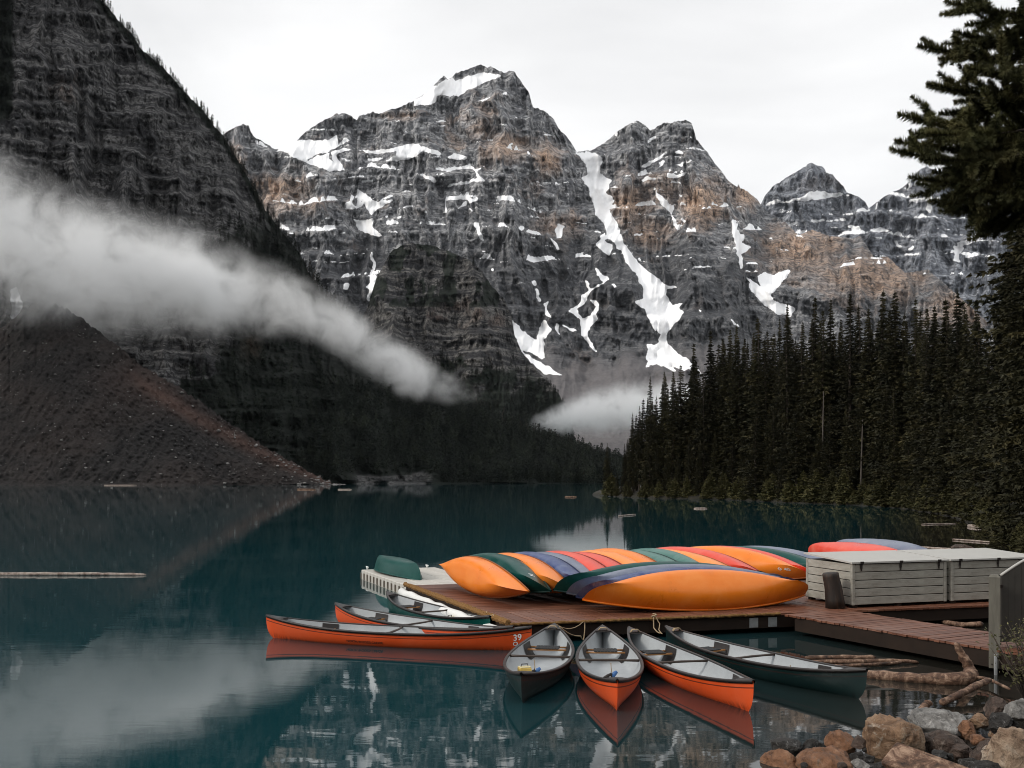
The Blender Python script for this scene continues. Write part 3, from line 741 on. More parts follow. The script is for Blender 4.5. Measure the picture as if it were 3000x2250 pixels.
VAR = []
for k in range(7):
    H = 26.0
    V, T = spruce_arrays(H, [3.0, 2.5, 3.3, 2.8, 2.3, 3.1, 2.7][k], 900 + k, crown_base=[.05, .12, .04, .16, .10, .06, .2][k], whorl=0.52, nb=8, clumps=9, tri=5, tl=0.50, droop=[.32, .4, .28, .36, .45, .3, .38][k], spire=[1.0, .9, 1.1, .95, .85, 1.05, .95][k], ragged=[.5, .62, .52, .66, .58, .5, .7][k])
    VAR.append((H, np_mesh('crown', V, Ft=T, smooth=False), trunk_mesh('trunk', H, 0.26, k)))
    VAR[-1][1].materials.append(MAT_SPRUCE); VAR[-1][2].materials.append(MAT_BARK)
YVAR = []
for k in range(3):
    V, T = spruce_arrays(6.0, 1.5, 950 + k, crown_base=.02, whorl=0.30, nb=9, clumps=5, tri=5, tl=0.40, droop=.18, spire=.9, ragged=.45)
    YVAR.append((6.0, np_mesh('crown', V, Ft=T, smooth=False), trunk_mesh('trunk', 6.0, 0.09, 40 + k)))
    YVAR[-1][1].materials.append(MAT_SHRUB); YVAR[-1][2].materials.append(MAT_BARK)

def spruce(loc, H, var, label, group, rz, wide=1.0, name='spruce_tree', lib=None):
    h0, crown, trunk = (lib or VAR)[var % len(lib or VAR)]
    k = H / h0
    e = empty(name, loc, (0, 0, rz)); e.scale = (k * wide, k * wide, k)
    tag(e, label, 'tree', group)
    o = bpy.data.objects.new('trunk', trunk); o.parent = e; COL.objects.link(o)
    o = bpy.data.objects.new('crown', crown); o.parent = e; COL.objects.link(o)
    return e

# right bank terrain: follows the shoreline of the bay
shore_px = [(1740, 1449), (1770, 1452), (1800, 1455), (1900, 1460), (2100, 1463), (2300, 1473), (2500, 1480), (2650, 1490), (2750, 1505), (2850, 1530), (2900, 1560), (2960, 1600), (3000, 1625), (3200, 1720)]
SH = [onz(x, y, 0) for x, y in shore_px]
shore_Y = pl([(p[0], q.y) for p, q in zip(shore_px, SH)])
rows = [(-0.5, -1.2), (0, -0.15), (0.7, 0.35), (2, 0.8), (6, 1.2), (20, 2.2), (60, 5.0), (140, 9)]
bank = []
us = np.linspace(1735, 3200, 90)
for (dd, zz) in rows:
    Y = shore_Y(us); X = (us - 1500) * Y / FPX
    nx, ny = np.gradient(Y), -np.gradient(X)           # inland normal
    nl = np.hypot(nx, ny); nx, ny = -nx / nl, -ny / nl
    k = 1.0
    off = dd + (vnoise(us / 22, us * 0, 5) - .5) * min(2.0, 0.4 + dd * .2) * (dd > -1)
    # inland: away from the camera and to the right
    ix, iy = 0.62, 0.78
    bank.append(np.stack([X + ix * off, Y + iy * off, zz + (vnoise(us / 9, us * 0 + dd, 9) - .5) * min(.5, abs(zz) * .4)], -1))
bank = np.array(bank)
t = NT('forest_floor')
n = t.noise(t.pos(), 0.9, 5, 0.65)
MAT_FLOOR = t.done(t.ramp(n, [(0.3, (0.006, 0.006, 0.004)), (0.55, (0.016, 0.014, 0.008)), (0.75, (0.035, 0.026, 0.017))]), 0.95, t.bump(n, 0.8, 0.15))
tag(obj('lake_bank', np_mesh('lake_bank', bank, Fq=grid_faces(*bank.shape[:2])), MAT_FLOOR), 'dark forest floor of the right-hand bank', kind='structure')

GT = 'spruces of the right-bank forest'
def rtree(px, top, back, label, wide=1.0, var=None, group=GT):
    Y = float(shore_Y(px)) + back
    X = (px - 1500) * Y / FPX
    zb = 0.3 + min(back, 40) * 0.05
    H = (HOR - top) * Y / FPX + EYE - zb
    return spruce((X, Y, zb), H, rnd.randrange(7) if var is None else var, label, group, rnd.uniform(0, 6.28), wide * rnd.uniform(1.15, 1.5))

skyline = [(1779, 1297, -3, 'lone slim spruce on the tip of the wooded point, left of the right-bank forest', .75),
 (1830, 1298, 4, 'short spruce at the left end of the right-bank forest', .7), (1853, 1207, 6, 'slim spruce second from the left end of the right-bank forest', .62), (1874, 1188, 7, 'slender twin-topped spruce near the left end of the right-bank forest', .6),
 (1905, 1097, 5, 'spire-like spruce rising above the valley fog at the left of the right-bank forest', .75), (1923, 1157, 9, 'shorter spruce just right of the first tall spire of the right-bank forest', .7),
 (1946, 1084, 7, 'tall spruce, left one of a pair, in front of the valley fog', .82), (1973, 1086, 6, 'tall spruce, right one of a pair, in front of the valley fog', .82),
 (2033, 1000, 8, 'tall spire spruce standing before the foot of the great snow gully', .8), (2060, 1090, 4, 'mid-height spruce below the foot of the great snow gully', .9), (2082, 962, 9, 'tall spruce just right of the foot of the great snow gully', .85),
 (2118, 985, 10, 'broad-topped spruce right of the foot of the great snow gully', .9), (2139, 955, 12, 'tall spruce in a close trio on the forest skyline, left one', .8), (2158, 948, 10, 'tall spruce in a close trio on the forest skyline, middle one', .8), (2182, 985, 12, 'spruce in a close trio on the forest skyline, right and lowest one', .8),
 (2220, 921, 10, 'tall broad spruce on the skyline left of the right snowfield', .9), (2268, 968, 14, 'spruce under the tongue of the right snowfield', .8), (2284, 925, 9, 'slim spruce against the tongue of the right snowfield', .65), (2307, 880, 9, 'tall thin spruce rising in front of the right snowfield', .62), (2352, 935, 12, 'spruce right of the right snowfield, lower than its neighbours', .85),
 (2388, 862, 10, 'tall spruce on the skyline, first of the high group right of the snowfield', .85), (2410, 905, 8, 'spruce close beside the first of the high group on the skyline', .8), (2434, 868, 14, 'spruce second in the high group on the skyline', .8), (2464, 930, 12, 'dark spruce dipping below the skyline in the middle of the forest', .9),
 (2491, 852, 9, 'tall bushy spruce under the middle far peak', .95), (2515, 890, 13, 'spruce just right of the tall bushy one under the middle far peak', .8), (2545, 895, 10, 'spruce left of the two highest tops of the forest skyline', .9), (2588, 845, 10, 'left one of the two highest tops of the forest skyline', .95), (2622, 842, 9, 'right one of the two highest tops of the forest skyline', .95),
 (2650, 915, 14, 'spruce in the dip right of the two highest tops', .9), (2683, 872, 10, 'spruce left of the dip before the right edge of the forest', .8), (2716, 895, 8, 'narrow spruce in the dip near the right end of the forest skyline', .75), (2738, 885, 9, 'spruce right of the narrow one near the right end of the forest skyline', .8),
 (2770, 870, 11, 'spruce third from the right on the forest skyline', .9), (2806, 842, 9, 'tall full-crowned spruce next to the rightmost on the forest skyline', 1.0), (2862, 868, 9, 'rightmost spruce on the forest skyline, beside the big near spruce', .95)]
for (px, top, back, lab, wd) in skyline:
    rtree(px, top, back, lab, wd)
sky_env = pl(sorted([(a[0], a[1]) for a in skyline]) + [(3300, 800)])
# crowded trees behind and between
for i in range(84):
    px = 1835 + (2900 - 1835) * (i + rnd.uniform(-.4, .4)) / 84
    env = float(sky_env(px)); bk = rnd.uniform(9, 26)
    top = env + (1445 - env) * rnd.uniform(0.03, 0.25)
    rtree(px, top, bk, 'dark spruce crowded among its neighbours inside the right-bank forest', rnd.uniform(.85, 1.1), group='crowded spruces inside the right-bank forest')
# dead snags
t = NT('dead_wood'); n = t.noise(t.coords('Object', (5, 5, .6)), 1.0, 5, 0.65)
MAT_SNAG = t.done(t.ramp(n, [(0.3, (0.03, 0.025, 0.021)), (0.7, (0.12, 0.10, 0.085))]), 0.9)
for k, (px, top, lab) in enumerate([(2407, 1150, 'bare grey dead trunk in the middle of the right-bank forest'), (2521, 1230, 'dead trunk among the spruces under the middle far peak')]):
    Y = float(shore_Y(px)) + 4.0; H = (HOR - top) * Y / FPX + EYE
    o = MB().tube([(0, 0, 0), (.1, 0, H * .4), (.3, .1, H)], [.17, .12, .04], 7).build('dead_tree', MAT_SNAG, None, True); o.location = ((px - 1500) * Y / FPX, Y, 0.2); tag(o, lab, 'tree')
# half-grown trees along the waterline
ORD = ['first', 'second', 'third', 'fourth', 'fifth', 'sixth', 'seventh', 'eighth', 'ninth', 'tenth', 'eleventh', 'twelfth', 'thirteenth', 'fourteenth', 'fifteenth', 'sixteenth', 'seventeenth', 'eighteenth', 'nineteenth']
def nth(i):
    tens = {1: 'twenti', 2: 'thirti', 3: 'forti', 4: 'fifti'}
    if i < 19: return ORD[i]
    q, r_ = divmod(i + 1, 10)
    w = {2: 'twent', 3: 'thirt', 4: 'fort', 5: 'fift'}[q]
    return w + 'ieth' if r_ == 0 else w + 'y-' + ORD[r_ - 1]
for i in range(34):
    px = 1800 + (2880 - 1800) * (i + rnd.uniform(-.4, .4)) / 34
    env = float(sky_env(px)); bk = rnd.uniform(1.5, 6)
    top = 1450 - (1450 - env) * rnd.uniform(0.18, 0.55)
    rtree(px, top, bk, 'half-grown spruce at the water edge of the right bank, %s from the left' % nth(i), rnd.uniform(.9, 1.25), group='half-grown spruces at the water edge')
for i in range(54):
    px = 1765 + (2930 - 1765) * (i + rnd.uniform(-.5, .5)) / 54
    Y = float(shore_Y(px)) + rnd.uniform(0.3, 2.2); h = rnd.uniform(1.6, 4.8) * (0.7 if Y < 90 else 1)
    spruce(((px - 1500) * Y / FPX, Y, 0.15), h, rnd.randrange(3), 'low olive shrub over the waterline of the right bank, %s from the left' % nth(i), 'olive shrubs along the right bank', rnd.uniform(0, 6.28), rnd.uniform(1.2, 2.0), 'shrub', YVAR)

for i in range(14):
    px = 2890 + 200 * (i + rnd.uniform(-.4, .4)) / 14
    Y = float(shore_Y(px)) + rnd.uniform(0.2, 2.5); h = rnd.uniform(1.0, 2.4)
    spruce(((px - 1500) * Y / FPX, Y, 0.1), h, rnd.randrange(3), 'low olive shrub under the big spruce at the right edge', 'shrubs under the big spruce', rnd.uniform(0, 6.28), rnd.uniform(1.3, 2.2), 'shrub', YVAR)
# big spruce on the near right bank, filling the right edge
def big_tree(px, Y, H, R, label, seed, dens, tl, zb=0.5, cb=0.02, wh=.30):
    V, T = spruce_arrays(H, R, seed, crown_base=cb, whorl=wh, nb=10, clumps=dens, tri=6, tl=tl, droop=.34, spire=.7, ragged=.5)
    e = empty('spruce_tree', ((px - 1500) * Y / FPX, Y, zb)); tag(e, label, 'tree', None)
    obj('crown', np_mesh('crown', V, Ft=T, smooth=False), MAT_SPRUCE, e)
    obj('trunk', trunk_mesh('trunk', H, 0.3, seed), MAT_BARK, e)
    return e
big_tree(3090, 46, 33, 4.3, 'big full spruce at the right edge of the picture, its skirt reaching the water', 1201, 16, 0.30)
big_tree(3010, 62, 26, 2.9, 'spruce behind the big one at the right edge, its skirt over the water', 1202, 13, 0.32)
big_tree(2955, 80, 21, 2.4, 'spruce left of and behind the big one at the right edge', 1203, 11, 0.38)

# ---------------------------------------------------------------- far forest on the left shore
def low_spruce(seed, n=5):
    r = np.random.default_rng(seed)
    return spruce_arrays(1.0, 0.15, seed, crown_base=.04, whorl=0.095, nb=5, clumps=2, tri=2, tl=0.11, droop=.35, spire=.8, ragged=.45)
LOW = [low_spruce(70 + k) for k in range(5)]
def scatter(name, label, spots, hs, seed):
    r = np.random.default_rng(seed); Vs, Ts = [], []; k = 0
    for p, h in zip(spots, hs):
        V, T = LOW[r.integers(0, 5)]; a = r.uniform(0, 6.28); c, s = math.cos(a), math.sin(a)
        W = V * (h * r.uniform(.8, 1.2), h * r.uniform(.8, 1.2), h)
        W = np.stack([W[:, 0] * c - W[:, 1] * s, W[:, 0] * s + W[:, 1] * c, W[:, 2]], -1) + p - np.array([0, 0, 0.05 * h])
        Vs.append(W); Ts.append(T + k); k += len(V)
    o = obj(name, np_mesh(name, np.concatenate(Vs), Ft=np.concatenate(Ts), smooth=False), MAT_FARTREE)
    tag(o, label, kind='stuff'); return o
def pick(G, n, dens, seed, ulim, vlim):
    r = np.random.default_rng(seed); us, v, P = G['us'], G['v'], G['P']; out = []
    ci = np.where((us > ulim[0]) & (us < ulim[1]))[0]
    tries = 0
    while len(out) < n and tries < n * 60:
        tries += 1
        i = r.choice(ci); j = r.integers(2, v.shape[0] - 1)
        if not (vlim[0] < v[j, i] < vlim[1]): continue
        if r.random() < dens(us[i], v[j, i]): out.append(P[j, i])
    return out
def dl(u, v):
    d = (v - left_crest(u))
    a = float(sstep(-10, 60, v - forest_top(u)))
    shore = float(sstep(1376, 1392, v)) * (1000 < u < 1290)
    talus = v > tal_crest(u) - 4 if u < 1000 else False
    return 0 if talus else a * (1 - shore) * (0.30 if u < 900 else 0.9)
sp = pick(LEFT, 2600, dl, 5, (380, 2060), (960, 1416))
scatter('far_forest', 'dark spruce forest covering the slope above the far left shore', sp, RNG.uniform(9, 19, len(sp)), 3)
def dl2(u, v): return float(veg4(np.array([u]), np.array([v]))[0]) ** 2 * 0.6 if v < forest_top(u) - 40 else 0
sp = pick(LEFT, 900, dl2, 6, (-60, 960), (-40, 1000))
scatter('far_trees', 'thin dark trees clinging to ledges of the left cliff', sp, RNG.uniform(7, 14, len(sp)), 4)
def dd_(u, v): return float(veg3(np.array([u]), np.array([v]))[0]) * (0.9 if v > 1020 else 0.12)
sp = pick(DOME, 1300, dd_, 7, (1000, 1680), (720, 1330))
scatter('far_forest', 'dark spruce forest on the wooded dome-shaped hill', sp, RNG.uniform(10, 18, len(sp)), 8)
# skyline trees one can tell apart on the left ridge
LOWME = []
for k in range(5):
    me = np_mesh('far_spruce', LOW[k][0], Ft=LOW[k][1], smooth=False); me.materials.append(MAT_FARTREE); LOWME.append(me)
us_l, v_l, P_l = LEFT['us'], LEFT['v'], LEFT['P']
cand = []
x = 300
while x < 885:
    cand.append((x, 'small spruce on the bare skyline of the left mountain', 'skyline spruces of the left mountain', rnd.uniform(4, 13))); x += rnd.choice([3, 5, 7, 9, 14, 22])
x = 905
while x < 1830:
    cand.append((x, 'spruce on the forest skyline above the far left shore', 'skyline spruces of the far left forest', rnd.uniform(10, 20))); x += rnd.choice([6, 8, 10, 14, 20])
LOWTR = trunk_mesh('trunk', 1.0, 0.012, 3); LOWTR.materials.append(MAT_BARK)
for (x, lab, grp, h) in cand:
    i = int(np.argmin(np.abs(us_l - x))); p = P_l[-1, i]
    o = empty('spruce_tree')
    for nm_, me_ in (('crown', LOWME[rnd.randrange(5)]), ('trunk', LOWTR)):
        c_ = bpy.data.objects.new(nm_, me_); c_.parent = o; COL.objects.link(c_)
    o.location = (p[0], p[1], p[2] - 0.06 * h); o.scale = (h * rnd.uniform(.7, 1.1),) * 2 + (h,); o.rotation_euler = (0, 0, rnd.uniform(0, 6.28))
    tag(o, lab, 'tree', grp)
# talus blocks
bk = []
r = np.random.default_rng(15)
ico = None
bm = bmesh.new(); bmesh.ops.create_icosphere(bm, subdivisions=1, radius=1.0); bm.verts.ensure_lookup_table()
icoV = np.array([v.co[:] for v in bm.verts]); icoT = np.array([[v.index for v in f.verts] for f in bm.faces]); bm.free()
Vs, Ts = [], []
k = 0
us_t, v_t, P_t = TALUS['us'], TALUS['v'], TALUS['P']
for _ in range(900):
    i = r.integers(0, len(us_t)); j = r.integers(1, v_t.shape[0])
    if us_t[i] < -200: continue
    edge = math.exp(-((v_t[j, i] - tal_crest(us_t[i])) / 30.0) ** 2)
    if r.random() > 0.35 + edge: continue
    s = abs(r.normal(0, 0.55)) + 0.35
    V = icoV * r.uniform(0.6, 1.2, (len(icoV), 1)) * s * np.array([1.2, 1, .7]) + P_t[j, i]
    Vs.append(V); Ts.append(icoT + k); k += len(V)
t = NT('talus_block')
MAT_BLOCK = t.done(t.ramp(t.noise(t.pos(), 0.12, 3), [(0.35, (0.06, 0.055, 0.052)), (0.65, (0.26, 0.25, 0.24))]), 0.9)
tag(obj('talus_blocks', np_mesh('talus_blocks', np.concatenate(Vs), Ft=np.concatenate(Ts), smooth=False), MAT_BLOCK), 'pale fallen blocks strewn over the scree fan', kind='stuff')
# ---------------------------------------------------------------- materials of the boats and the dock
def hull_material(name, col, scuff, amt=0.35, line=False, rough=0.33, seed=0.0, spec=0.42):
    t = NT(name)
    P = t.coords('Object', loc=(seed, seed * 1.7, 0))
    a = t.noise(P, 1.6, 5, 0.62, 0.4)
    s = t.noise(t.coords('Object', (1.0, 9, 1), loc=(seed, 0, seed)), 2.2, 4, 0.7)
    sh = t.orand()
    c = t.mix(t.val(a, 0.44, 0.70, 0, amt), col, scuff)
    c = t.mix(t.val(s, 0.60, 0.72, 0, amt * 0.7), c, scuff)
    c = t.mix(t.val(a, 0.28, 0.42, 0.25, 0), c, tuple(v * 0.45 for v in col))
    if line:
        q = t.attr('girth')
        c = t.mix(t.math('MULTIPLY', t.val(q, 0.52, 0.30), t.val(s, 0.40, 0.62)), c, tuple(v * 0.35 for v in col))
        f = t.math('MULTIPLY', t.math('GREATER_THAN', q, 0.845), t.math('LESS_THAN', q, 0.872))
        c = t.mix(t.math('MULTIPLY', f, 0.8), c, (0.03, 0.012, 0.01))
    r = t.val(a, 0.3, 0.7, rough - 0.08, rough + 0.14)
    return t.done(c, r, t.bump(t.noise(P, 3.0, 3, 0.5), 0.12, 0.05), spec)
HULL = {
 'red_orange': hull_material('hull_red_orange', (0.72, 0.085, 0.014), (0.78, 0.17, 0.07), 0.26, True, 0.42),
 'orange': hull_material('hull_orange', (0.86, 0.215, 0.012), (0.95, 0.36, 0.09), 0.40),
 'orange_pale': hull_material('hull_orange_pale', (0.92, 0.27, 0.04), (0.95, 0.42, 0.16), 0.45, seed=3.0),
 'red': hull_material('hull_red', (0.72, 0.060, 0.030), (0.80, 0.20, 0.14), 0.5, seed=1.3),
 'green': hull_material('hull_green', (0.002, 0.055, 0.047), (0.05, 0.15, 0.135), 0.25, seed=2.0, spec=0.22),
 'green_pale': hull_material('hull_green_pale', (0.03, 0.14, 0.115), (0.22, 0.33, 0.30), 0.5, seed=2.6),
 'dark_green': hull_material('hull_dark_green', (0.003, 0.016, 0.016), (0.006, 0.026, 0.026), 0.3, True, 0.40),
 'blue': hull_material('hull_blue', (0.016, 0.040, 0.16), (0.26, 0.30, 0.38), 0.5, seed=4.0),
 'grey_blue': hull_material('hull_grey_blue', (0.14, 0.165, 0.235), (0.30, 0.32, 0.37), 0.6, seed=5.0),
}
t = NT('hull_liner')
a = t.noise(t.coords('Object'), 2.2, 5, 0.6); sp_ = t.noise(t.coords('Object'), 90, 2, 0.5)
c = t.mix(t.val(a, 0.40, 0.72, 0, 0.5), (0.43, 0.455, 0.47), (0.27, 0.285, 0.295))
c = t.mix(t.val(sp_, 0.62, 0.70, 0, 0.5), c, (0.20, 0.21, 0.22))
MAT_LINER = t.done(c, 0.5, None, 0.4)
def plain(name, col, rough=0.5, spec=0.4, var=0.25, scale=8.0, metal=0.0):
    t = NT(name); n = t.noise(t.coords('Object'), scale, 4, 0.6)
    c = t.mix(n, tuple(v * (1 - var) for v in col), tuple(min(1, v * (1 + var)) for v in col))
    return t.done(c, t.val(n, 0.3, 0.7, rough - .06, rough + .06), None, spec, metal)
MAT_TRIM = plain('black_vinyl', (0.022, 0.018, 0.017), 0.42)
MAT_WEB = plain('black_webbing', (0.014, 0.014, 0.015), 0.7)
MAT_ASH = plain('varnished_ash', (0.42, 0.20, 0.075), 0.45)
MAT_DARKWOOD = plain('dark_thwart', (0.040, 0.026, 0.019), 0.5)
MAT_WHITE = plain('white_paint', (0.80, 0.80, 0.78), 0.5, var=0.05)
MAT_BLACK = plain('black_paint', (0.02, 0.014, 0.012), 0.6)
MAT_ROPE = plain('pale_rope', (0.40, 0.30, 0.19), 0.85, 0.2, 0.4, 40)
MAT_BAILER = plain('yellow_foam', (0.75, 0.52, 0.13), 0.6, 0.3, 0.15)
MAT_METAL = plain('galvanised_steel', (0.36, 0.37, 0.37), 0.45, 0.5, 0.3, 20, 0.4)
MAT_RUBBER_SHADE = plain('black_rubber_shade', (0.012, 0.012, 0.013), 0.6)  # rubber floats; also blackens stored canoes inside as painted shade
MAT_BLUE = plain('blue_plastic', (0.05, 0.14, 0.35), 0.4)

TRIM = {k: plain('trim_' + k, tuple(v * .30 for v in c), 0.5, 0.4, .3) for k, c in {'orange': (.86, .215, .012), 'orange_pale': (.92, .27, .04), 'red': (.72, .06, .03), 'green': (.02, .09, .08), 'green_pale': (.05, .16, .14), 'blue': (.03, .06, .2), 'grey_blue': (.2, .22, .28)}.items()}
# ---------------------------------------------------------------- canoe
def canoe_fn(L, B=0.44, D0=0.37, D1=0.54, C=0.26):
    def f(s, q, off=0.0):
        s = np.asarray(s, float); q = np.asarray(q, float); a = np.abs(s)
        sheer = D0 + (D1 - D0) * a ** 2.6
        keel = 0.03 * a ** 2 + off
        y = s * (L / 2 - C * (1 - q) ** 2.6 - off * 1.2)
        W = np.maximum(B * (1 - a ** 2.1) ** .93 - off, 0)
        th = q * np.pi / 2; vee = a ** 3
        xs = (np.sin(th) ** .75) * (1 - vee) + q * vee
        zs = (1 - np.cos(th)) ** 1.1 * (1 - vee * .6) + q * vee * .6
        return W * xs, y, keel + (sheer - off * 0.4 - keel) * zs
    return f

def text_mesh(txt, size):
    cu = bpy.data.curves.new('t', 'FONT'); cu.body = txt; cu.size = size; cu.resolution_u = 3
    cu.offset = size * 0.018
    o = bpy.data.objects.new('t', cu); COL.objects.link(o)
    dg = bpy.context.evaluated_depsgraph_get(); dg.update()
    me = bpy.data.meshes.new_from_object(o.evaluated_get(dg))
    bpy.data.objects.remove(o); bpy.data.curves.remove(cu)
    bm = bmesh.new(); bm.from_mesh(me); bmesh.ops.triangulate(bm, faces=bm.faces[:])
    for _ in range(1): bmesh.ops.subdivide_edges(bm, edges=[e for e in bm.edges if e.calc_length() > size * .25], cuts=1)
    V = np.array([v.co[:] for v in bm.verts]); F = [[v.index for v in f.verts] for f in bm.faces]
    bm.free(); bpy.data.meshes.remove(me)
    return V, F

def decal(txt, fn, L, side, ypos, q0, size, mat, parent, name, flip=False):
    """lettering laid on the hull skin: ypos = metres along the hull, q0 = girth position of its foot"""
    V, F = text_mesh(txt, size)
    V[:, 0] -= V[:, 0].mean()
    sgn = -1 if flip else 1
    yy = ypos + V[:, 0] * sgn * side
    q = q0 + V[:, 1] * sgn / 0.55
    s = yy / (L / 2 - 0.26 * (1 - q) ** 2.6)
    x, y, z = fn(np.clip(s, -.999, .999), np.clip(q, 0, 1))
    me = bpy.data.meshes.new(name)
    me.from_pydata([(side * (a + 0.006), b, c) for a, b, c in zip(x, y, z)], [], F); me.update()
    return obj(name, me, mat, parent)

NS, NQ = 45, 12
def canoe(label, group, hull, L=5.2, loc=(0, 0, 0), rot=(0, 0, 0), seats=True, name='canoe', floor=0.0, dims=(0.44, 0.37, 0.54), trim=None, liner=None):
    fn = canoe_fn(L, *dims); trim = trim or MAT_TRIM
    e = empty(name, loc, rot); tag(e, label, 'canoe', group)
    u = np.linspace(-1, 1, NS); s = (np.sign(u) * (1 - (1 - np.abs(u)) ** 1.35))[:, None]
    q = (np.linspace(0, 1, NQ) ** 0.9)[None, :]
    def shell(off):
        x, y, z = fn(s + 0 * q, q + 0 * s, off)
        P = np.stack([x, y + 0 * x, z], -1); M = P[:, ::-1].copy(); M[..., 0] *= -1
        A = np.concatenate([M, P[:, 1:]], 1)
        qq = np.concatenate([np.repeat(q[:, ::-1], NS, 0), np.repeat(q[:, 1:], NS, 0)], 1)
        return A, qq
    A, qq = shell(0.0)
    Fo = grid_faces(A.shape[0], A.shape[1])
    h = obj('hull', np_mesh('hull', A, Fq=Fo[:, ::-1], attrs={'girth': qq}), HULL[hull], e)
    Bm, _ = shell(0.018); Bm[..., 0] *= 0.985; Bm[..., 1] *= 0.995
    if floor: Bm[..., 2] = np.maximum(Bm[..., 2], floor + 0.03 * np.abs(Bm[..., 1] * 2 / L) ** 3)
    obj('liner', np_mesh('liner', Bm, Fq=Fo), liner or MAT_LINER, e)
    # gunwales
    sg = np.linspace(-1, 1, 41)
    for side in (-1, 1):
        x, y, z = fn(sg, sg * 0 + 1.0)
        o4 = []
        for (dx, dz) in ((0.018, -0.032), (0.026, 0.004), (0.016, 0.016), (-0.022, 0.016), (-0.030, 0.004), (-0.022, -0.016)):
            o4.append(np.stack([side * np.maximum(x + dx, 0.002), y, z + dz], -1))
        G = np.stack(o4, 1)
        obj('gunwale', np_mesh('gunwale', G, Fq=grid_faces(41, 6, True), smooth=False), trim, e)
    # end decks
    for end in (-1, 1):
        ss = np.linspace(0.845, 0.998, 5) * end
        x, y, z = fn(ss, ss * 0 + 1.0)
        rows_ = []
        for k in (-1, -0.5, 0, 0.5, 1):
            rows_.append(np.stack([x * k, y, z + 0.017 + 0.014 * (1 - k * k)], -1))
        T = np.stack(rows_, 1); Bt = T.copy(); Bt[..., 2] -= 0.03
        V = np.concatenate([T.reshape(-1, 3), Bt.reshape(-1, 3)]); Fq = grid_faces(5, 5)
        Fq = np.concatenate([Fq, Fq[:, ::-1] + 25, [(a, a + 1, a + 26, a + 25) for a in range(4)]])
        obj('deck_plate', np_mesh('deck_plate', V, Fq=Fq, smooth=False), trim, e)
    if seats:
        for ys in (-1.42 * L / 5.2, 1.30 * L / 5.2):
            sv = ys / (L / 2)
            hw = float(fn(sv, 0.74)[0]) - 0.03
            zt = float(fn(sv, 1.0)[2])
            zs_ = zt - 0.12
            mb = MB(); ww = hw * 0.60
            for i in range(5):                       # woven straps
                yy = ys - 0.10 + 0.20 * (i + .5) / 5
                mb.box((0, yy, zs_ + 0.022 - 0.006 * (2 - abs(i - 2))), (ww * 2, 0.046, 0.012))
            for i in range(7):
                xx = -ww + 2 * ww * (i + .5) / 7
                mb.box((xx, ys, zs_ + 0.021), (2 * ww / 7 * .90, 0.34, 0.012))
            seat = mb.build('seat', MAT_WEB, e)
            for dy in (-0.14, 0.14):
                MB().tube([(-hw + 0.005, ys + dy, zs_), (hw - 0.005, ys + dy, zs_)], 0.018, 6).build('seat_rail', MAT_ASH, seat, True)
            for side in (-1, 1):
                # dark hanger panel following the side of the hull
                qv = np.linspace(0.42, 0.99, 5); sa_ = (np.array([-0.17, 0.17]) + ys) / (L / 2)
                G = []
                for q_ in qv:
                    for s_ in sa_:
                        x, y, z = fn(s_, q_, 0.036); G.append((side * float(x), float(y) , float(z)))
                G = np.array(G).reshape(5, 2, 3)
                obj('seat_hanger', np_mesh('seat_hanger', G, Fq=grid_faces(5, 2), smooth=False), MAT_TRIM, seat)
        hw = float(fn(0.0, 1.0)[0]); zt = float(fn(0.0, 1.0)[2])
        MB().tube([(-hw, -.02, zt - .015), (-hw * .5, 0.02, zt - .02), (0, 0.03, zt - .02), (hw * .5, .02, zt - .02), (hw, -.02, zt - .015)], [.034, .026, .030, .026, .034], 7, squash=.7).build('thwart', MAT_DARKWOOD, e, True)
    return e, fn

def float_canoe(label, tip0, tip1, hull, ztip=0.45, heel=0.0, beam=0.46, group='canoes moored in the water'):
    a = onz(*tip0, ztip); b = onz(*tip1, ztip)
    d = b - a; L = math.hypot(d.x, d.y)
    m = (a + b) / 2; yaw = math.atan2(-d.x, d.y)
    return canoe(label, group, hull, L, (m.x, m.y, ztip - 0.54), (0, math.radians(heel), yaw), floor=0.102, dims=(beam, .37, .54)) + (L,)

CA, fA, LA = float_canoe('long red-orange canoe numbered 39, nearest of the three moored left of the dock', (780, 1803), (1558, 1837), 'red_orange')
decal('39', fA, LA, 1, LA / 2 - 0.26, 0.66, 0.155, MAT_WHITE, CA, 'number')
decal('NORTH WOODS CANOE', fA, LA, 1, -0.42, 0.62, 0.068, MAT_BLACK, CA, 'lettering')
# small round badge under the number
decal('O', fA, LA, 1, LA / 2 - 0.30, 0.47, 0.12, MAT_WHITE, CA, 'badge')
CB, fB, LB = float_canoe('red-orange canoe moored between canoe 39 and the green canoe by the dock', (982, 1767), (1505, 1836), 'red_orange')
CC, fC, LC = float_canoe('green canoe moored tight against the left edge of the dock', (1133, 1733), (1436, 1806), 'green')
CD, fD, LD = float_canoe('dark green canoe with a yellow bailer, leftmost of the four moored before the dock', (1527, 1974), (1624, 1828), 'dark_green', beam=.53)
CE, fE, LE = float_canoe('red-orange canoe pointing at the viewer, second from the left before the dock', (1809, 1994), (1765, 1833), 'red_orange', beam=.52)
CF, fF, LF = float_canoe('red-orange canoe, third from the left of the four moored before the dock', (2208, 1996), (1842, 1838), 'red_orange')
CG, fG, LG = float_canoe('long dark green canoe, rightmost of the four moored before the dock', (2540, 1962), (1950, 1835), 'dark_green')

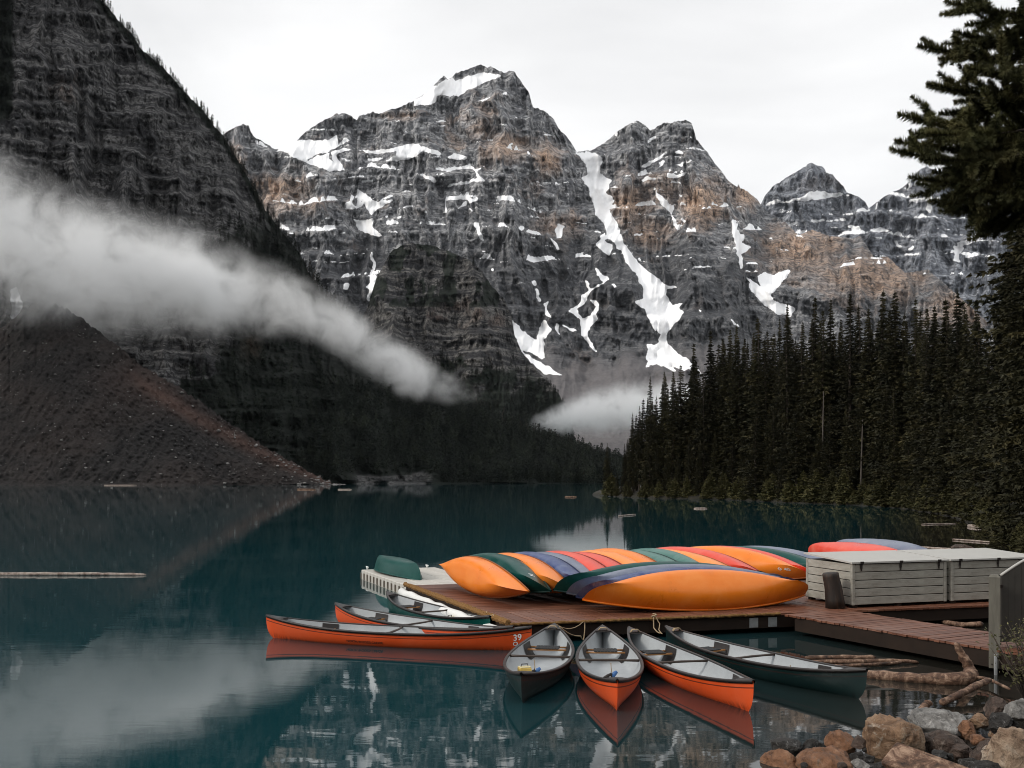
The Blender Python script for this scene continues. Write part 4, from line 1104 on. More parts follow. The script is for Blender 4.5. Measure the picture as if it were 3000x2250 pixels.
# ---------------------------------------------------------------- dock
ZD = 0.40
A0 = onz(1494, 1828, ZD); B0 = onz(2300, 1796, ZD); C0 = onz(1190, 1713, ZD)
E1 = (B0 - A0); E1.z = 0; E1.normalize()
E2 = (C0 - A0); E2.z = 0; DEP = E2.length; E2.normalize()
def dk(a, b, z=ZD): p = A0 + E1 * a + E2 * b; p.z = z; return p
YAW = math.atan2(E1.y, E1.x)
LEN = 14.6
t = NT('dock_planks')
P = t.coords('Object', (1.2, 14, 14)); g1 = t.noise(P, 1.0, 6, 0.7, 0.5); g2 = t.noise(t.coords('Object'), 0.7, 4, 0.6)
c = t.ramp(g1, [(0.28, (0.055, 0.018, 0.009)), (0.5, (0.165, 0.060, 0.030)), (0.72, (0.31, 0.140, 0.085))])
c = t.mix(t.val(g2, 0.5, 0.75, 0, 0.5), c, (0.24, 0.135, 0.10))
c = t.mix(t.val(t.orand(), 0, 1, 0, 0.55), c, (0.07, 0.024, 0.013))
MAT_PLANK = t.done(c, t.val(g1, 0.3, 0.7, 0.38, 0.62), t.bump(g1, 0.4, 0.01), 0.45)
MAT_BEAM = plain('wet_timber', (0.020, 0.012, 0.008), 0.7, 0.25, 0.6, 3.0)
MAT_HEMP = plain('frayed_rope', (0.21, 0.115, 0.045), 0.95, 0.1, 0.6, 30)
dock = empty('wooden_dock', dk(0, 0, 0), (0, 0, YAW)); tag(dock, 'brown planked dock piled with overturned canoes', 'dock')
W2L = dock.matrix_basis.inverted()
def dl_(p): return W2L @ Vector(p)
def prism(name, poly, z0, z1, mat, parent, xf=None):
    n = len(poly); vs = [(*p, z0) for p in poly] + [(*p, z1) for p in poly]
    if xf: vs = [xf(Vector(v)) for v in vs]
    fs = [tuple(range(n - 1, -1, -1)), tuple(range(n, 2 * n))] + [(i, (i + 1) % n, n + (i + 1) % n, n + i) for i in range(n)]
    me = bpy.data.meshes.new(name); me.from_pydata(vs, [], fs); me.update(); return obj(name, me, mat, parent)
FRONT = 1.75
def deckpt(a, b): p = dl_(dk(a, b)); return (p.x, p.y)
pw = 0.14
n = int((LEN) / pw)
for i in range(n):                       # front strip: short boards running front to back
    a = i * pw
    dz = rnd.uniform(-.004, .004)
    prism('plank', [deckpt(a + .006, -.02 + rnd.uniform(-.008, .008)), deckpt(a + pw - .006, -.02), deckpt(a + pw - .006, FRONT - .008), deckpt(a + .006, FRONT - .008)], ZD - .04 + dz, ZD + dz, MAT_PLANK, dock)
n = int((DEP - FRONT) / pw)
for i in range(n):                       # main deck: long boards
    b = FRONT + i * pw; dz = rnd.uniform(-.004, .004)
    cuts = [-.02, rnd.uniform(4, 8), LEN]
    for c0, c1 in zip(cuts[:-1], cuts[1:]):
        prism('plank', [deckpt(c0 + .004, b + .006), deckpt(c1 - .004, b + .006), deckpt(c1 - .004, b + pw - .006), deckpt(c0 + .004, b + pw - .006)], ZD - .04 + dz, ZD + dz, MAT_PLANK, dock)
def beam(name, a0, b0, a1, b1, w, z0, z1, mat=MAT_BEAM):
    d = Vector((a1 - a0, b1 - b0)); d.normalize(); nrm = Vector((-d.y, d.x)) * w
    return prism(name, [deckpt(a0, b0), deckpt(a1, b1), deckpt(a1 + nrm.x, b1 + nrm.y), deckpt(a0 + nrm.x, b0 + nrm.y)], z0, z1, mat, dock)
beam('fascia_beam', 0.0, 0.03, LEN, 0.03, 0.09, 0.10, ZD - .045)
beam('fascia_beam', -0.005, 0.12, -0.005, DEP, -0.09, 0.16, ZD - .045)
beam('fascia_beam', LEN - .1, 0.13, LEN - .1, DEP, 0.09, 0.08, ZD - .045)
beam('fascia_beam', 0.1, DEP - .1, LEN - .2, DEP - .1, 0.09, 0.08, ZD - .045)
for a in np.arange(0.8, LEN, 2.4):
    beam('joist', a, 0.13, a, DEP - .12, 0.10, 0.12, ZD - .047)
# dark floats carrying the deck
for a in np.arange(0.5, LEN - 1.6, 2.4):
    beam('float', a, 0.7, a, DEP - .6, -1.5, -0.25, 0.11, MAT_RUBBER_SHADE)
# white plastic fender along the left edge
fen = MB(); pts = [dl_(dk(-0.13, b, 0.20 + 0.02 * math.sin(b * 5))) for b in np.linspace(0.15, DEP - .05, 16)]
fen.tube(pts, 0.115, 8).build('fender', MAT_WHITE, dock, True)
# frayed rope nosing on left and front edges
def frayed(pts, r, name, seed, fuzz=60):
    rr = random.Random(seed); mb = MB(); P2 = []; R2 = []
    for i in range(len(pts) - 1):
        p, q = Vector(pts[i]), Vector(pts[i + 1]); k = max(2, int((q - p).length / 0.05))
        for j in range(k):
            P2.append(p.lerp(q, j / k) + Vector((rr.uniform(-.008, .008), rr.uniform(-.008, .008), rr.uniform(-.006, .006)))); R2.append(r * rr.uniform(.75, 1.25))
    mb.tube(P2, R2, 6)
    for _ in range(int(len(P2) * fuzz / 60)):
        p = rr.choice(P2); d = Vector((rr.uniform(-1, 1), rr.uniform(-1, 1), rr.uniform(-.6, .9))) * r * rr.uniform(1.2, 2.2)
        s = Vector((rr.uniform(-1, 1), rr.uniform(-1, 1), rr.uniform(-1, 1))) * r * .18
        k = len(mb.v); mb.v += [tuple(p + s), tuple(p - s), tuple(p + d)]; mb.f.append((k, k + 1, k + 2))
    return mb.build(name, MAT_HEMP, dock)
frayed([dl_(dk(-0.03, b, ZD + .02)) for b in np.linspace(0, DEP, 8)], 0.060, 'rope_edging', 3, 110)
frayed([dl_(dk(a, -0.035, ZD - .005)) for a in np.linspace(0, 5.9, 9)], 0.030, 'rope_edging', 4, 90)
for a in (5.28, 5.72):
    mb = MB(); mb.box((0, 0, 0), (0.20, 0.012, 0.20), bevel=.003)
    for dx in (-.06, 0, .06):
        for dz in (-.06, .06): mb.box((dx, -.008, dz), (.02, .012, .02))
    o = mb.build('bracket_plate', MAT_METAL, dock); o.location = dl_(dk(a, 0.02, 0.22))
# rope knots and mooring lines
def rope(pts, r, label, mat=None):
    mb = MB(); P2 = []
    for i in range(len(pts) - 1):
        p, q = Vector(pts[i]), Vector(pts[i + 1])
        for j in range(6):
            f = j / 6; s = p.lerp(q, f); s.z -= 0.10 * (q - p).length * 4 * f * (1 - f) * (0.5 if abs(q.z - p.z) > .25 else 1); P2.append(s)
    P2.append(Vector(pts[-1]))
    o = mb.tube(P2, r, 5).build('mooring_rope', mat or MAT_ROPE, None, True); tag(o, label, 'rope'); return o
def tipw(tip, z=0.47): return onz(*tip, z)
rope([dk(1.52, -.04, ZD), dk(1.50, -.09, ZD - .12), dk(1.46, -.12, ZD - .35), dk(1.3, -.35, .16), tipw((1640, 1836))], 0.012, 'pale rope hanging from the dock edge to the leftmost dark green canoe')
rope([dk(1.50, -.04, ZD), tipw((1632, 1830))], 0.008, 'thin taut line from the dock edge to the leftmost dark green canoe')
rope([dk(2.98, -.06, ZD + .03), dk(2.97, -.09, ZD - .18), dk(3.0, -.3, .14)], 0.013, 'pale rope end hanging straight down from the knot on the dock front')
rope([dk(3.04, -.06, ZD + .03), dk(3.10, -.09, ZD - .1), dk(3.02, -.2, ZD - .2), dk(3.03, -.32, .13)], 0.011, 'brownish rope end looped below the knot on the dock front')
rope([dk(0.02, .05, ZD + .06), dk(-.06, .8, ZD + .08), dk(-.04, 1.25, ZD + .08)], 0.016, 'straw-coloured rope lying along the front left corner of the dock')
mb = MB()
for k in range(9):
    a = k * .8; mb.tube([dk(3.0 + .05 * math.cos(a), -.04 + .03 * math.sin(a), ZD + .02 + .008 * k), dk(3.0 + .06 * math.cos(a + 1.6), -.04 + .04 * math.sin(a + 1.6), ZD + .03 + .008 * k)], .012, 5)
tag(mb.build('rope_knot', MAT_ROPE, None, True), 'knot of pale rope on the front edge of the dock', 'rope')

# walkway to the shore
Wf0 = onz(2300, 1800, ZD); Wf1 = onz(2889, 1899, ZD); Wb0 = onz(2520, 1793, ZD)
wd = (Wf1 - Wf0); wd.z = 0; WL = wd.length + 2.4; wd.normalize(); wn_ = Vector((-wd.y, wd.x, 0)) ; wn_ = wn_ if wn_.x > 0 else -wn_
walk = empty('walkway', (Wf0.x, Wf0.y, 0), (0, 0, math.atan2(wd.y, wd.x))); tag(walk, 'narrow planked walkway joining the dock to the shore', 'walkway')
WW = 1.62
ww2 = 0.115; m = int(WL / ww2)
sgn = 1 if (Matrix.Rotation(math.atan2(wd.y, wd.x), 3, 'Z') @ Vector((0, 1, 0))).dot(wn_) > 0 else -1
for i in range(m):
    a = i * ww2; dz = rnd.uniform(-.004, .004)
    x0 = a + .005; x1 = a + ww2 - .007
    y0, y1 = rnd.uniform(-.02, .02), sgn * (WW + rnd.uniform(-.02, .03))
    sk0 = 0.0
    prism('plank', [(x0, y0), (x1, y0), (x1, y1), (x0, y1)], ZD - .035 + dz, ZD + dz + .003, MAT_PLANK, walk)
for y in (0.03, WW - .12):
    prism('beam', [(0.25, sgn * y), (WL, sgn * y), (WL, sgn * (y + .10)), (0.25, sgn * (y + .10))], 0.09, ZD - .037, MAT_BEAM, walk)
for x in np.arange(0.5, WL, 1.2):
    prism('joist', [(x, sgn * .14), (x + .08, sgn * .14), (x + .08, sgn * (WW - .13)), (x, sgn * (WW - .13))], 0.12, ZD - .038, MAT_BEAM, walk)

# ---------------------------------------------------------------- white floating dock of plastic blocks
t = NT('float_plastic'); n_ = t.noise(t.coords('Object'), 2.0, 5, 0.6)
MAT_FLOAT = t.done(t.ramp(n_, [(0.3, (0.44, 0.41, 0.36)), (0.7, (0.62, 0.60, 0.56))]), 0.65, None, 0.3)
MAT_GAP = plain('float_gap', (0.20, 0.17, 0.14), 0.8)
ZF = 0.30
f0 = onz(1194, 1716, ZF); f1 = onz(1058, 1669, ZF); f2 = onz(1268, 1662, ZF)
fd = f1 - f0; fd.z = 0; FL = fd.length; fd.normalize(); fs_ = Vector((-fd.y, fd.x, 0)); fs_ = fs_ if fs_.x > 0 else -fs_
fdk = empty('floating_dock', (f0.x, f0.y, 0), (0, 0, math.atan2(-fs_.x * 0 + fd.y, fd.x))); tag(fdk, 'pale floating dock of plastic blocks behind the moored canoes', 'dock')
inv = fdk.matrix_basis.inverted()
nb_ = 13; wbk = FL / nb_; FW = 2.5; nc = 5
blk = MB().box((0, 0, 0), (wbk - .012, FW / nc - .012, 0.40), bevel=.018).mesh('block')
blk.materials.append(MAT_FLOAT)
rib = MB(); 
for k in (-.28, 0.0, .28): rib.box((k * wbk, 0, 0), (.012, .02, 0.20))
ribm = rib.mesh('seam'); ribm.materials.append(MAT_GAP)
for i in range(nb_):
    for j in range(nc):
        p = inv @ (Vector((f0.x, f0.y, 0)) + fd * (i + .5) * wbk + fs_ * (j + .5) * FW / nc)
        o = bpy.data.objects.new('block', blk); o.parent = fdk; o.location = (p.x, p.y, ZF - .20 + rnd.uniform(-.003, .003)); COL.objects.link(o)
        if j == 0:
            p = inv @ (Vector((f0.x, f0.y, 0)) + fd * (i + 1) * wbk + fs_ * (-0.004))
            o = bpy.data.objects.new('seam', ribm); o.parent = fdk; o.location = (p.x, p.y, ZF - .19); o.scale = (.5, 1, 1); COL.objects.link(o)
for (px, py) in ((1076, 1668), (1251, 1663)):
    p = inv @ onz(px, py, ZF); mb = MB(); mb.box((0, 0, .03), (.05, .05, .06)); mb.tube([(-.12, 0, .075), (.12, 0, .075)], .025, 6)
    o = mb.build('cleat', MAT_WHITE, fdk, True); o.location = (p.x, p.y, ZF)

# ---------------------------------------------------------------- canoes stored on the dock
# row lying on their sides, hull bottoms turned to the left
front1 = (0.39, 22.5); back_dir = Vector((-0.40, 0.917, 0))
ROW = [  # tip px of the nearer end, colour, label
 (1551, 1733, 'orange', 'bright orange canoe lying on its side, leftmost of the row on the dock'),
 (1612, 1731, 'green', 'green canoe numbered 04, second from the left of the row on the dock'),
 (1675, 1728, 'orange', 'orange canoe third from the left of the row, right of the green 04'),
 (1735, 1725, 'blue', 'scuffed blue canoe fourth from the left of the row'),
 (1785, 1723, 'grey_blue', 'faded grey-blue canoe between the blue one and the first red one'),
 (1840, 1721, 'red', 'coral red canoe, left one of the neighbouring red pair in the row'),
 (1890, 1718, 'red', 'coral red canoe, right one of the neighbouring red pair in the row'),
 (1945, 1713, 'orange_pale', 'pale orange canoe just right of the red pair in the row'),
 (2000, 1710, 'orange', 'orange canoe between the pale orange one and the green pair'),
 (2060, 1709, 'green_pale', 'dull green canoe, left one of the green pair in the row'),
 (2115, 1706, 'green_pale', 'dull green canoe, right one of the green pair in the row'),
 (2195, 1704, 'orange_pale', 'pale orange canoe just right of the green pair'),
 (2265, 1699, 'red', 'red canoe between two orange ones right of the green pair'),
 (2380, 1690, 'orange', 'orange canoe numbered 40 beside the storage chests'),
 (2404, 1689, 'red', 'red canoe leaning on the orange canoe numbered 40'),
 (2470, 1690, 'green', 'dull green canoe half hidden by the left storage chest'),
 (2515, 1688, 'grey_blue', 'grey-blue canoe behind the left storage chest')]
GR = 'overturned canoes stored on the dock'
ROWL = 5.2
for i, (px, py, colr, lab) in enumerate(ROW):
    tz = 0.73 + (rnd.uniform(-.025, .025) if i < 13 else 0)
    Tp = onz(px, py, tz)
    yaw = math.radians(22.0 - i * 0.25 + rnd.uniform(-.6, .6))
    if i >= 11: yaw = math.radians(30)
    if i >= 13: yaw = math.radians(36)
    roll = math.radians((100 if i == 0 else 119) + rnd.uniform(-5, 5))
    if i >= 13: roll = math.radians(120)
    pitch = math.radians(1.7)
    R_ = (Matrix.Rotation(yaw, 3, 'Z') @ Matrix.Rotation(pitch, 3, 'X') @ Matrix.Rotation(roll, 3, 'Y'))
    tip_local = Vector((0, -ROWL / 2, 0.60))
    loc = Tp - R_ @ tip_local + R_ @ Vector((0, rnd.uniform(-.12, .12) if i not in (0, 13, 14) else 0, 0))
    e, fn = canoe(lab, GR, colr, ROWL, loc, (0, 0, 0), seats=(i in (0, 1, 2, 13, 14)), trim=TRIM[colr], liner=MAT_RUBBER_SHADE, dims=(.43, .37, .60, .42))  # black liner paints the dark gaps between the hulls
    e.rotation_euler = R_.to_euler('XYZ')
    if i == 1: decal('04', fn, ROWL, -1, -ROWL / 2 + 0.50, 0.45, 0.16, MAT_WHITE, e, 'number', False)
    if i == 13:
        decal('40', fn, ROWL, 1, -ROWL / 2 + 0.42, 0.50, 0.17, MAT_WHITE, e, 'number', True)
        decal('o', fn, ROWL, 1, -ROWL / 2 + 0.62, 0.28, 0.20, MAT_WHITE, e, 'badge', False)
# pile in front, lying lengthwise
PILE = [(4.22, 21.33, 1.04, 'orange', 'big orange overturned canoe lying lengthwise at the front of the dock', -71.3, 229.2, -1.1),
        (4.10, 21.75, 1.07, 'blue', 'blue overturned canoe directly behind the big orange one lying lengthwise', -71.6, 227, -1.0),
        (3.92, 22.17, 1.11, 'grey_blue', 'grey-blue overturned canoe, second behind the big orange one lying lengthwise', -72.0, 226, -1.0),
        (3.66, 22.62, 1.14, 'green', 'green overturned canoe at the back of the lengthwise pile', -72.6, 224, -1.0)]
for (x, y, z, colr, lab, yw, rl, pt) in PILE:
    e, fn = canoe(lab, GR, colr, 5.45, (x, y, z), (0, 0, 0), seats=(y < 21.5), trim=TRIM[colr] if y > 21.5 else HULL[colr], liner=MAT_RUBBER_SHADE, dims=(.48, .40, .62, .5))
    e.rotation_euler = (Matrix.Rotation(math.radians(yw), 3, 'Z') @ Matrix.Rotation(math.radians(pt), 3, 'X') @ Matrix.Rotation(math.radians(rl), 3, 'Y')).to_euler('XYZ')
# two more lying behind the chests
for (p0, p1, z, colr, lab) in (((2395, 1612), (2640, 1640), 1.05, 'red', 'red overturned canoe showing above the lid of the left storage chest'), ((2470, 1600), (2705, 1634), 1.10, 'grey_blue', 'grey overturned canoe highest at the right end, above the storage chest lid')):
    a = at(*p0, 30.5); b = at(*p1, 26.8); d = b - a
    mid = (a + b) / 2
    e, fn = canoe(lab, GR, colr, 5.2, (mid.x, mid.y, 1.34 if colr == 'red' else 1.44), (0, 0, 0), seats=False, dims=(.45, .38, .48, .95), trim=TRIM[colr], liner=MAT_RUBBER_SHADE)
    yaw = math.atan2(-d.x, d.y)
    e.rotation_euler = (Matrix.Rotation(yaw, 3, 'Z') @ Matrix.Rotation(math.radians(196), 3, 'Y')).to_euler('XYZ')
# timber rack that carries the two canoes behind the chests
rk = empty('canoe_rack', (0, 0, 0)); tag(rk, 'low timber rack under the two canoes behind the storage chests', 'rack')
for (qx, qy) in ((2560, 30.0), (2640, 27.6)):
    c_ = at(qx, 1620, qy)
    MB().box((c_.x, c_.y, .80), (2.6, .10, .07)).build('rail', MAT_BEAM, rk)
    for dx in (-1.1, 1.1): MB().box((c_.x + dx, c_.y, .60), (.10, .10, .36)).build('leg', MAT_BEAM, rk)
# green one on the floating dock
a = onz(1222, 1700, ZF); 
d = Vector((-0.43, 0.90, 0)); Lg = 4.2
mid = Vector((a.x, a.y, 0)) + d * Lg / 2
GD = (.46, .44, .52, .40)
e, fn = canoe('short green overturned canoe alone on the pale floating dock', GR, 'green', Lg, (mid.x + .1, mid.y, ZF + .505), (0, 0, 0), seats=False, dims=GD, trim=HULL['green'])
e.rotation_euler = (Matrix.Rotation(math.atan2(-d.x, d.y), 3, 'Z') @ Matrix.Rotation(math.radians(180), 3, 'Y')).to_euler('XYZ')
# ---------------------------------------------------------------- storage chests
t = NT('chest_paint'); n_ = t.noise(t.coords('Object', (1.2, 5, 5)), 2.2, 6, 0.72, .6)
MAT_CHEST = t.done(t.ramp(n_, [(0.28, (0.17, 0.150, 0.12)), (0.42, (0.30, 0.285, 0.245)), (0.7, (0.41, 0.395, 0.345))]), 0.6, t.bump(n_, .15, .005), 0.35)
MAT_LID = plain('chest_lid', (0.46, 0.45, 0.42), 0.5, 0.4, 0.12, 3)
def chest(label, p0, length, depth, h, zb, npan=5):
    e = empty('storage_chest', (p0.x, p0.y, zb), (0, 0, YAW + math.radians(2))); tag(e, label, 'chest', 'grey storage chests on the dock')
    ph = h / npan; pt = 0.035; po = 0.075
    MB().box((length / 2, depth / 2, h / 2 - .01), (length - .09, depth - .09, h - .03)).build('core', MAT_BLACK, e)
    for face, (L_, ox, oy, rz) in {'f': (length, 0, 0, 0), 'l': (depth, 0, 0, math.pi / 2), 'b': (length, 0, depth, 0), 'r': (depth, length, 0, math.pi / 2)}.items():
        for k in range(npan):
            mb = MB(); mb.box((0, 0, 0), (L_ - 2 * po - .006, pt, ph - .016), bevel=.006)
            o = mb.build('panel', MAT_CHEST, e)
            c = Vector((L_ / 2, 0, 0)); c.rotate(Euler((0, 0, rz)))
            ins = {'f': (0, pt / 2 + .008), 'b': (0, -pt / 2 - .008), 'l': (pt / 2 + .008, 0), 'r': (-pt / 2 - .008, 0)}[face]
            o.location = (ox + c.x + ins[0], oy + c.y + ins[1], ph * (k + .5)); o.rotation_euler = (0, 0, rz)
    for (x, y) in ((po / 2, po / 2), (length - po / 2, po / 2), (po / 2, depth - po / 2), (length - po / 2, depth - po / 2)):
        o = MB().box((0, 0, 0), (po, po, h + .004), bevel=.006).build('corner_post', MAT_CHEST, e); o.location = (x, y, h / 2 + .002)
    # shallow-pitched lid
    ov = 0.035; th = 0.035
    vs = [(-ov, -ov, h + .012), (length + ov * .6, -ov, h + .012), (length + ov * .6, depth + ov, h + .10), (-ov, depth + ov, h + .10)]
    me = bpy.data.meshes.new('lid'); me.from_pydata(vs + [(a, b, c + th) for a, b, c in vs], [], [(3, 2, 1, 0), (4, 5, 6, 7), (0, 1, 5, 4), (1, 2, 6, 5), (2, 3, 7, 6), (3, 0, 4, 7)]); me.update()
    lid = obj('lid', me, MAT_LID, e)
    for f in (0.09, 0.5, 0.91):
        mb = MB(); x = length * f
        mb.box((x, -ov - .004, h + .03), (0.085, .012, .05)); mb.box((x, -.012, h - .05), (.05, .014, .10)); mb.box((x, -.014, h - .12), (.024, .014, .07))
        mb.build('strap_hinge', MAT_BLACK, lid)
    for x in np.linspace(.1, length - .1, 3):
        for y in (.1, depth - .1):
            o = MB().box((0, 0, 0), (.12, .12, .055)).build('foot', MAT_BEAM, e); o.location = (x, y, -.028)
    return e
ZC = ZD + 0.06
q0 = onz(2497, 1774, ZC)
chest('grey panelled storage chest with hinged lid, left one beside the wooden bollard', q0, 2.50, 1.75, 0.90, ZC)
dirv = Vector((math.cos(YAW + math.radians(2)), math.sin(YAW + math.radians(2)), 0))
chest('grey panelled storage chest, right one, half behind the gate post', q0 + dirv * 2.62, 2.6, 1.75, 0.90, ZC)

# wooden bollard
t = NT('bollard_wood'); n_ = t.noise(t.coords('Object', (9, 9, 1.5)), 1.0, 6, 0.7)
MAT_BOLL = t.done(t.ramp(n_, [(0.3, (0.006, 0.004, 0.003)), (0.55, (0.020, 0.012, 0.008)), (0.75, (0.075, 0.036, 0.018))]), 0.6, t.bump(n_, .8, .02))
p = onz(2441, 1781, ZD)
mb = MB(); k = [(0.0, .215, .05), (0.2, .20, .03), (0.45, .185, 0), (.68, .175, -.05), (.745, .175, -.06), (.765, .155, -.062)]
mb.tube([(d, 0, z) for z, r_, d in k], [r_ for z, r_, d in k], 18)
o = mb.build('bollard', MAT_BOLL, None, True); o.location = (p.x, p.y, ZD + .004)
tag(o, 'dark weathered log bollard standing on the dock before the left storage chest', 'bollard')

# gate post and gate
t = NT('gate_paint'); n_ = t.noise(t.coords('Object', (8, 8, 1)), 1.5, 5, 0.65)
MAT_GATE = t.done(t.ramp(n_, [(0.3, (0.10, 0.093, 0.075)), (0.7, (0.17, 0.16, 0.13))]), 0.7, t.bump(n_, .2, .01))
pp = onz(2908, 1957, 0.10)
e = empty('gate_post', (pp.x + .07, pp.y + .08, 0), (0, 0, math.radians(-24))); tag(e, 'square grey-green gate post with chamfered cap at the right end of the walkway', 'post')
MB().box((0, 0, 0.84), (.17, .17, 1.50), bevel=.006).build('shaft', MAT_GATE, e)
mb = MB(); mb.add([(-.085, -.085, 1.592), (.085, -.085, 1.592), (.085, .085, 1.592), (-.085, .085, 1.592), (-.055, -.055, 1.63), (.055, -.055, 1.63), (.055, .055, 1.63), (-.055, .055, 1.63)], [(0, 1, 5, 4), (1, 2, 6, 5), (2, 3, 7, 6), (3, 0, 4, 7), (4, 5, 6, 7), (3, 2, 1, 0)])
mb.build('cap', MAT_GATE, e)
for dx in (-.04, .04): MB().tube([(dx, -.088, .16), (dx, -.094, .16)], .012, 8).build('bolt', MAT_BLACK, e)
MAT_GATE2 = plain('gate_boards', (0.060, 0.057, 0.050), 0.75, 0.3, 0.35, 6)
g0 = Vector((pp.x + .28, pp.y + .28, 0))
e = empty('gate', g0, (0, 0, math.radians(8))); tag(e, 'grey board gate with arched top at the right edge of the picture', 'gate')
NBD = 9; bw = 0.125
def arch(x): return 1.585 + 0.40 * math.sin(min(1.0, x / 1.0) * math.pi / 2)
for i in range(NBD):
    x0, x1 = i * bw + .003, (i + 1) * bw - .003
    vs = [(x0, 0, .48), (x1, 0, .48), (x1, 0, arch(x1)), (x0, 0, arch(x0))]; vs += [(a, .03, c) for a, b, c in vs]
    me = bpy.data.meshes.new('board'); me.from_pydata(vs, [], [(0, 1, 2, 3), (7, 6, 5, 4), (0, 4, 5, 1), (1, 5, 6, 2), (2, 6, 7, 3), (3, 7, 4, 0)]); me.update()
    obj('board', me, MAT_GATE2, e)
mb = MB(); mb.tube([(x, .015, arch(x) + .012) for x in np.linspace(0, NBD * bw, 14)], .024, 6); mb.build('top_rail', MAT_LID, e, True)
for z in (.62, 1.45): MB().box((NBD * bw / 2, .055, z), (NBD * bw, .045, .09)).build('cross_rail', MAT_GATE, e)
MB().box((-.03, -.01, 1.42), (.10, .03, .05)).build('hinge', MAT_BLACK, e)
o = MB().tube([(0, 0, -.4), (0, 0, .34)], .03, 8).build('pipe', MAT_METAL); pq = onz(2935, 1930, .3); o.location = (pq.x, pq.y + .2, 0); tag(o, 'short pale pipe standing in the water under the gate', 'pipe')

# ---------------------------------------------------------------- driftwood and floating logs
t = NT('driftwood'); n_ = t.noise(t.coords('Object', (1, 1, 1)), 7.0, 6, 0.7, .6); g_ = t.noise(t.coords('Object', (1, 12, 12)), 2.0, 5, 0.7)
c = t.ramp(n_, [(0.34, (0.018, 0.011, 0.008)), (0.5, (0.13, 0.070, 0.044)), (0.64, (0.36, 0.24, 0.165))])
c = t.mix(t.val(g_, .55, .7, 0, .7), c, (0.03, 0.02, 0.015))
MAT_DRIFT = t.done(c, 0.7, t.bump(g_, .6, .02), 0.35)
t = NT('bleached_wood'); n_ = t.noise(t.coords('Object'), 5.0, 6, 0.7, .4)
MAT_PALE = t.done(t.ramp(n_, [(0.35, (0.13, 0.085, 0.065)), (0.65, (0.45, 0.38, 0.33))]), 0.75)
def log(pts, r0, r1, label, mat=None, name='driftwood_log', n=10, seed=1, sub=5):
    rr = random.Random(seed); P2 = []; R2 = []; pts = [Vector(p) for p in pts]; N = (len(pts) - 1) * sub
    for i in range(N + 1):
        f = i / sub; k = min(int(f), len(pts) - 2); g_ = f - k
        a = pts[max(k - 1, 0)]; b = pts[k]; c = pts[k + 1]; d = pts[min(k + 2, len(pts) - 1)]
        q = 0.5 * ((2 * b) + (c - a) * g_ + (2 * a - 5 * b + 4 * c - d) * g_ ** 2 + (3 * b - a - 3 * c + d) * g_ ** 3)
        R = (r0 + (r1 - r0) * i / N)
        P2.append(q + Vector((rr.uniform(-1, 1), rr.uniform(-1, 1), rr.uniform(-1, 1))) * R * .12); R2.append(R * rr.uniform(.86, 1.14))
    R2[0] *= .75; R2[-1] *= .6
    o = MB().tube(P2, R2, n).build(name, mat or MAT_DRIFT, None, True)
    if label: tag(o, label, 'log')
    return o
log([onz(2530, 1978, .03), onz(2640, 1985, .05), onz(2760, 1992, .06), onz(2830, 1988, .08), onz(2845, 1972, .12)], .085, .115, 'thick brown driftwood log floating from the right end of the dark green canoe', seed=2)
b0 = onz(2846, 1972, .10)
log([b0, b0 + Vector((-.07, .02, .16)), b0 + Vector((-.16, .03, .32)), b0 + Vector((-.23, .04, .47))], .095, .045, 'upright driftwood stub pointing up beside the gate post', seed=3, name='driftwood_branch')
log([onz(2360, 1927, .03), onz(2470, 1926, .05), onz(2565, 1927, .04)], .04, .045, 'straight floating pole behind the dark green canoe, farthest of the bundle', seed=4)
log([onz(2380, 1939, .03), onz(2500, 1938, .05), onz(2640, 1936, .05), onz(2690, 1941, .02)], .04, .03, 'longest floating pole of the bundle behind the dark green canoe', seed=5)
log([onz(2440, 1951, .02), onz(2540, 1948, .04), onz(2640, 1941, .03)], .03, .028, 'thin floating pole nearest to the dark green canoe', seed=6)
log([onz(2757, 2058, .06), onz(2800, 2040, .10), onz(2850, 2014, .16), onz(2900, 1992, .2)], .055, .05, 'short brown branch slanting out of the shallows before the boulders', seed=7, name='driftwood_branch')
log([onz(2688, 2100, .02), onz(2705, 2076, .08), onz(2722, 2055, .16)], .05, .055, 'stubby brown branch leaning out of the water behind the tan boulder', seed=8, name='driftwood_branch')
log([onz(2850, 1982, .10), onz(2900, 1992, .10), onz(2960, 2020, .10)], .03, .02, 'thin orange-brown stick between the gate post and the shore shrub', seed=9, name='driftwood_branch')
log([onz(2760, 1822, .05), onz(2820, 1830, .06), onz(2880, 1828, .08)], .05, .06, 'brown log floating behind the walkway', seed=10)
log([onz(-240, 1683, .02), onz(100, 1682, .04), onz(300, 1682, .04), onz(428, 1684, .02)], .075, .05, 'long pale log floating alone on the left of the lake', MAT_PALE, seed=11, sub=8)
log([onz(2640, 1600, .02), onz(2720, 1605, .05), onz(2790, 1610, .04)], .05, .07, 'bleached log floating behind the storage chests', MAT_PALE, seed=12)
log([onz(2792, 1580, .04), onz(2850, 1584, .04), onz(2900, 1588, .04)], .05, .04, 'thin bleached log near the skirt of the big spruce', MAT_PALE, seed=13)
log([onz(2838, 1541, .05), onz(2915, 1548, .06)], .13, .12, 'pale log lying at the right bank under the spruces', MAT_PALE, seed=14)
log([onz(2700, 1536, .03), onz(2800, 1534, .03)], .05, .04, 'faint thin log floating off the right bank', MAT_PALE, seed=15)
log([onz(1655, 1456, .05), onz(1690, 1456, .05)], .18, .15, 'small orange-brown log floating far out in the middle of the lake', MAT_DRIFT, seed=16)
log([onz(1812, 1512, .03), onz(1862, 1507, .05)], .07, .06, 'grey stick floating off the wooded point', MAT_PALE, seed=17)
